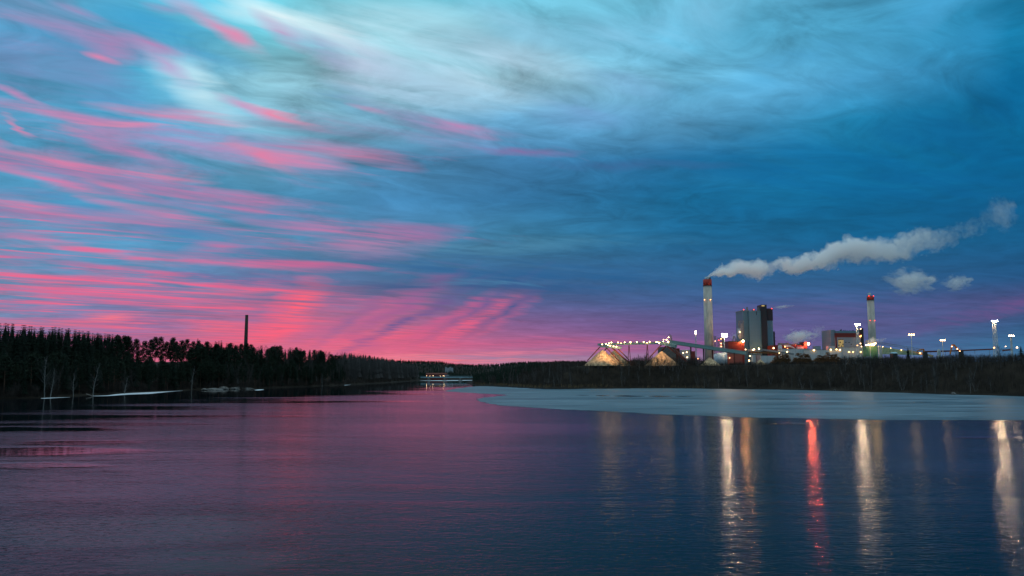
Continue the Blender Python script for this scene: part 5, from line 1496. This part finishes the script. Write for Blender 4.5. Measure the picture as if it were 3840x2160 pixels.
# ------------------------------------------------------------------ rocks and small shore things
def rock(label, px, py, r, Y=None, seed=1, sq=.5, group=None, m='rock', z=None):
    g = G(px, py) if Y is None else P(px, py, Y)
    bm = bmesh.new(); bmesh.ops.create_icosphere(bm, subdivisions=3, radius=1.0)
    for v in bm.verts:
        n = mn.noise(v.co * 1.4 + Vector((seed * 3.1, 0, 0))); v.co *= 1 + .35 * n + .12 * mn.noise(v.co * 4 + Vector((seed, 1, 0)))
        v.co = Vector((v.co.x * r, v.co.y * r * .7, v.co.z * r * sq))
    me = bpy.data.meshes.new('rock'); bm.to_mesh(me); bm.free(); me.materials.append(M[m])
    o = link(bpy.data.objects.new('boulder', me)); o.location = (g.x, g.y, (z if z is not None else 0.1)); o.rotation_euler = (0, 0, seed)
    return tag(o, label, 'rock', group)
rock('long flat grey rock ledge low at the waterline of the rocky point', 800, 1463, 9, seed=1, sq=.16)
rock('rounded pale rock hump in the middle of the rocky point', 836, 1460, 6, seed=2, sq=.38)
rock('streaked rock slab right of the rounded hump on the rocky point', 875, 1459.5, 7, seed=3, sq=.28)
rock('low rock at the right end of the rocky point beside the snow patch', 915, 1459, 5.5, seed=4, sq=.25)
rock('small stone at the left end of the rocky point', 765, 1462, 2.5, seed=5, sq=.5)
rock('stone lump frozen into the big ice sheet near the right edge', 3576, 1481, 1.4, seed=6, sq=.9, z=.3)
rock('small far stone on the back rim of the big ice sheet', 3130, 1465.5, .9, seed=7, sq=.9, z=.3)
for k, (px, py, px2, py2, lab) in enumerate([(925, 1450, 960, 1462, 'fallen bare log sloping into the water at the rocky point'), (310, 1478, 352, 1487, 'fallen trunk lying at the shore left of the ice sheet')]):
    a = G(px, py + 8); c = G(px2, py2); a.z = 1.2
    e = MB().cyl(tuple(a + Vector((0, 4, 0))), tuple(c), .25, .15, 8).obj('fallen_log', M['birch_bark'], None, False, tuple(c)); tag(e, lab, 'log')

# ------------------------------------------------------------------ smoke and steam (volumes)
def plume():
    # centre line and radii of the drifting plume, from the chimney mouth to where it thins out
    Y0 = 900
    pts = [(2652, 1040, 1.8, 0), (2668, 1030, 4.0, 2), (2690, 1019, 7.0, 4), (2722, 1008, 9.0, 6), (2760, 1006, 9.5, 9), (2800, 1010, 10.0, 12), (2850, 1013, 9.8, 16), (2900, 1008, 9.2, 20),
           (2960, 997, 10.0, 24), (3020, 988, 10.5, 28), (3080, 970, 12.0, 32), (3130, 948, 14.5, 36), (3180, 938, 15.0, 40), (3230, 940, 13.0, 44), (3290, 940, 13.0, 50), (3350, 936, 13.5, 56), (3410, 915, 15.5, 62), (3470, 902, 16.0, 68), (3530, 898, 14, 74), (3590, 878, 11, 80), (3650, 850, 11, 86), (3710, 825, 14, 92), (3780, 790, 13, 98)]
    ctr = [(P(a, b, Y0 + d), r) for a, b, r, d in pts]
    o0 = ctr[0][0]
    mb = MB(); n = 14
    for c, r in ctr:
        for k in range(n):
            t = 2 * PI * k / n
            mb.v.append(c + Vector((0, math.cos(t) * r * 1.6, math.sin(t) * r * 1.85)))
    for i in range(len(ctr) - 1):
        for k in range(n): mb.f.append((i * n + k, i * n + (k + 1) % n, (i + 1) * n + (k + 1) % n, (i + 1) * n + k))
    mb.f.append(tuple(range(n - 1, -1, -1))); mb.f.append(tuple(range((len(ctr) - 1) * n, len(ctr) * n)))
    m, N, out = new_mat('smoke')
    tc = N.n('ShaderNodeTexCoord'); pos = tc.outputs['Object']
    x, y, z = N.sep(pos)
    xs = [c.x - o0.x for c, r in ctr]; X1 = xs[-1]
    def curve(vals, lo, hi):
        fc = N.n('ShaderNodeFloatCurve'); cm = fc.mapping; cv = cm.curves[0]
        vv = [(v - lo) / (hi - lo) for v in vals]
        for i, (a, b) in enumerate(zip(xs, vv)):
            if i == 0: cv.points[0].location = (0, b)
            elif i == len(xs) - 1: cv.points[len(cv.points) - 1].location = (1, b)
            else: cv.points.new(a / X1, b)
        cm.update(); N.put(fc.inputs['Value'], N.m('DIVIDE', x, X1))
        return N.m('ADD', N.m('MULTIPLY', fc.outputs[0], hi - lo), lo)
    zc = [c.z - o0.z for c, r in ctr]; rc = [r for c, r in ctr]
    cz = curve(zc, min(zc), max(zc)); rad = curve(rc, 0, 20); cy = curve([c.y - o0.y for c, r in ctr], 0, 110)
    dvec = N.xyz(0.0, N.m('MULTIPLY', N.m('SUBTRACT', y, cy), .85), N.m('SUBTRACT', z, cz))
    dist = N.v('LENGTH', dvec, out=1)
    nz = N.noise(N.v('MULTIPLY', pos, (1, 1, 1)), 0.13, 5.0, 0.6, 0.6)
    nz2 = N.noise(pos, 0.055, 2.0, 0.5)
    along_ = N.m('DIVIDE', x, X1)
    rr = N.m('MULTIPLY', rad, N.m('ADD', -1.02, N.m('ADD', N.m('MULTIPLY', nz, 1.5), N.m('MULTIPLY', nz2, 2.4))))
    e = N.m('DIVIDE', N.m('SUBTRACT', rr, dist), N.m('ADD', N.m('MULTIPLY', rad, 0.14), 0.4))
    core = N.step(e, 0.0, 1.0)
    thin = N.ramp(along_, [(0, (1, 1, 1, 1)), (.2, (.75, .75, .75, 1)), (.45, (.35, .35, .35, 1)), (.66, (.16, .16, .16, 1)), (.78, (.05, .05, .05, 1)), (.9, (.02, .02, .02, 1)), (1, (0, 0, 0, 1))])[0]
    wisp = N.step(nz, 0.42, 0.62)
    holes = N.fmix(N.step(along_, .45, .82), 1.0, wisp)
    dens = N.m('MULTIPLY', N.m('MULTIPLY', core, thin), N.m('MULTIPLY', holes, 0.42))
    vs = N.n('ShaderNodeVolumeScatter'); vs.inputs['Color'].default_value = (.985, .993, 1.0, 1); N.put(vs.inputs['Density'], dens); vs.inputs['Anisotropy'].default_value = 0.1
    N.t.links.new(vs.outputs[0], out.inputs['Volume'])
    try: m.cycles.volume_step_rate = 1.0
    except Exception: pass
    e_ = mb.obj('smoke_plume', m, None, True, tuple(o0))
    tag(e_, 'long white smoke plume drifting right from the tall chimney and thinning out', 'smoke')
plume()
def puff_mat(name, dens, sc, rgb=(.985, .993, 1.0), soft=0.5):
    m, N, out = new_mat(name)
    tc = N.n('ShaderNodeTexCoord'); pos = tc.outputs['Object']
    r = N.v('LENGTH', pos, out=1)
    nz = N.noise(pos, sc, 5.0, 0.6, 0.5)
    e = N.m('ADD', N.m('SUBTRACT', 0.68, r), N.m('MULTIPLY', N.m('SUBTRACT', nz, 0.5), 2.5))
    d = N.m('MULTIPLY', N.step(e, 0.0, soft), dens)
    d = N.m('MULTIPLY', d, N.step(r, 1.0, 0.75))
    vs = N.n('ShaderNodeVolumeScatter'); vs.inputs['Color'].default_value = (*rgb, 1); N.put(vs.inputs['Density'], d)
    N.t.links.new(vs.outputs[0], out.inputs['Volume'])
    return m
def puff(label, px, py, Y, rx, rz, ry, m, rot=0.0):
    bm = bmesh.new(); bmesh.ops.create_icosphere(bm, subdivisions=3, radius=1.0)
    me = bpy.data.meshes.new('steam'); bm.to_mesh(me); bm.free(); me.materials.append(m)
    o = link(bpy.data.objects.new('steam_cloud', me)); p = P(px, py, Y); o.location = p
    o.scale = (rx * px2w(Y), ry, rz * px2w(Y)); o.rotation_euler = (0, -math.radians(rot), 0)
    return tag(o, label, 'steam')
pa = puff_mat('steam_a', .10, 2.6); pb = puff_mat('steam_b', .08, 2.4); pc = puff_mat('steam_dense', .22, 1.9, soft=.6); pd = puff_mat('steam_small', .25, 2.0); pe = puff_mat('steam_thin', .028, 2.6)
puff('detached smoke cloud floating right of the shorter chimney top', 3415, 1055, 930, 125, 68, 24, pa, -4)
puff('smaller ragged smoke cloud right of the detached one', 3590, 1060, 930, 72, 42, 18, pb, 5)
puff('faint wisp of smoke high at the right edge', 3760, 800, 940, 75, 95, 18, pe, 20)
puff('thick white steam cloud rising behind the long dark red hall', 2998, 1262, 960, 78, 38, 18, pc, 0)
puff('thin steam wisp right of the thick steam cloud', 3068, 1243, 960, 40, 34, 12, pe, 30)
puff('small steam trail blowing right off the black boiler house block', 2935, 1150, 945, 52, 9, 4, pd, 4)
puff('pinkish steam rising from the green hall at the foot of the shorter chimney', 3270, 1280, 853, 28, 28, 6, pd, 0)
puff('faint steam drifting right of the shorter chimney foot', 3305, 1276, 862, 26, 14, 6, pb, 15)
puff('small steam puff behind the derrick jib left of the boiler house', 2757, 1262, 965, 26, 22, 8, pb, 10)
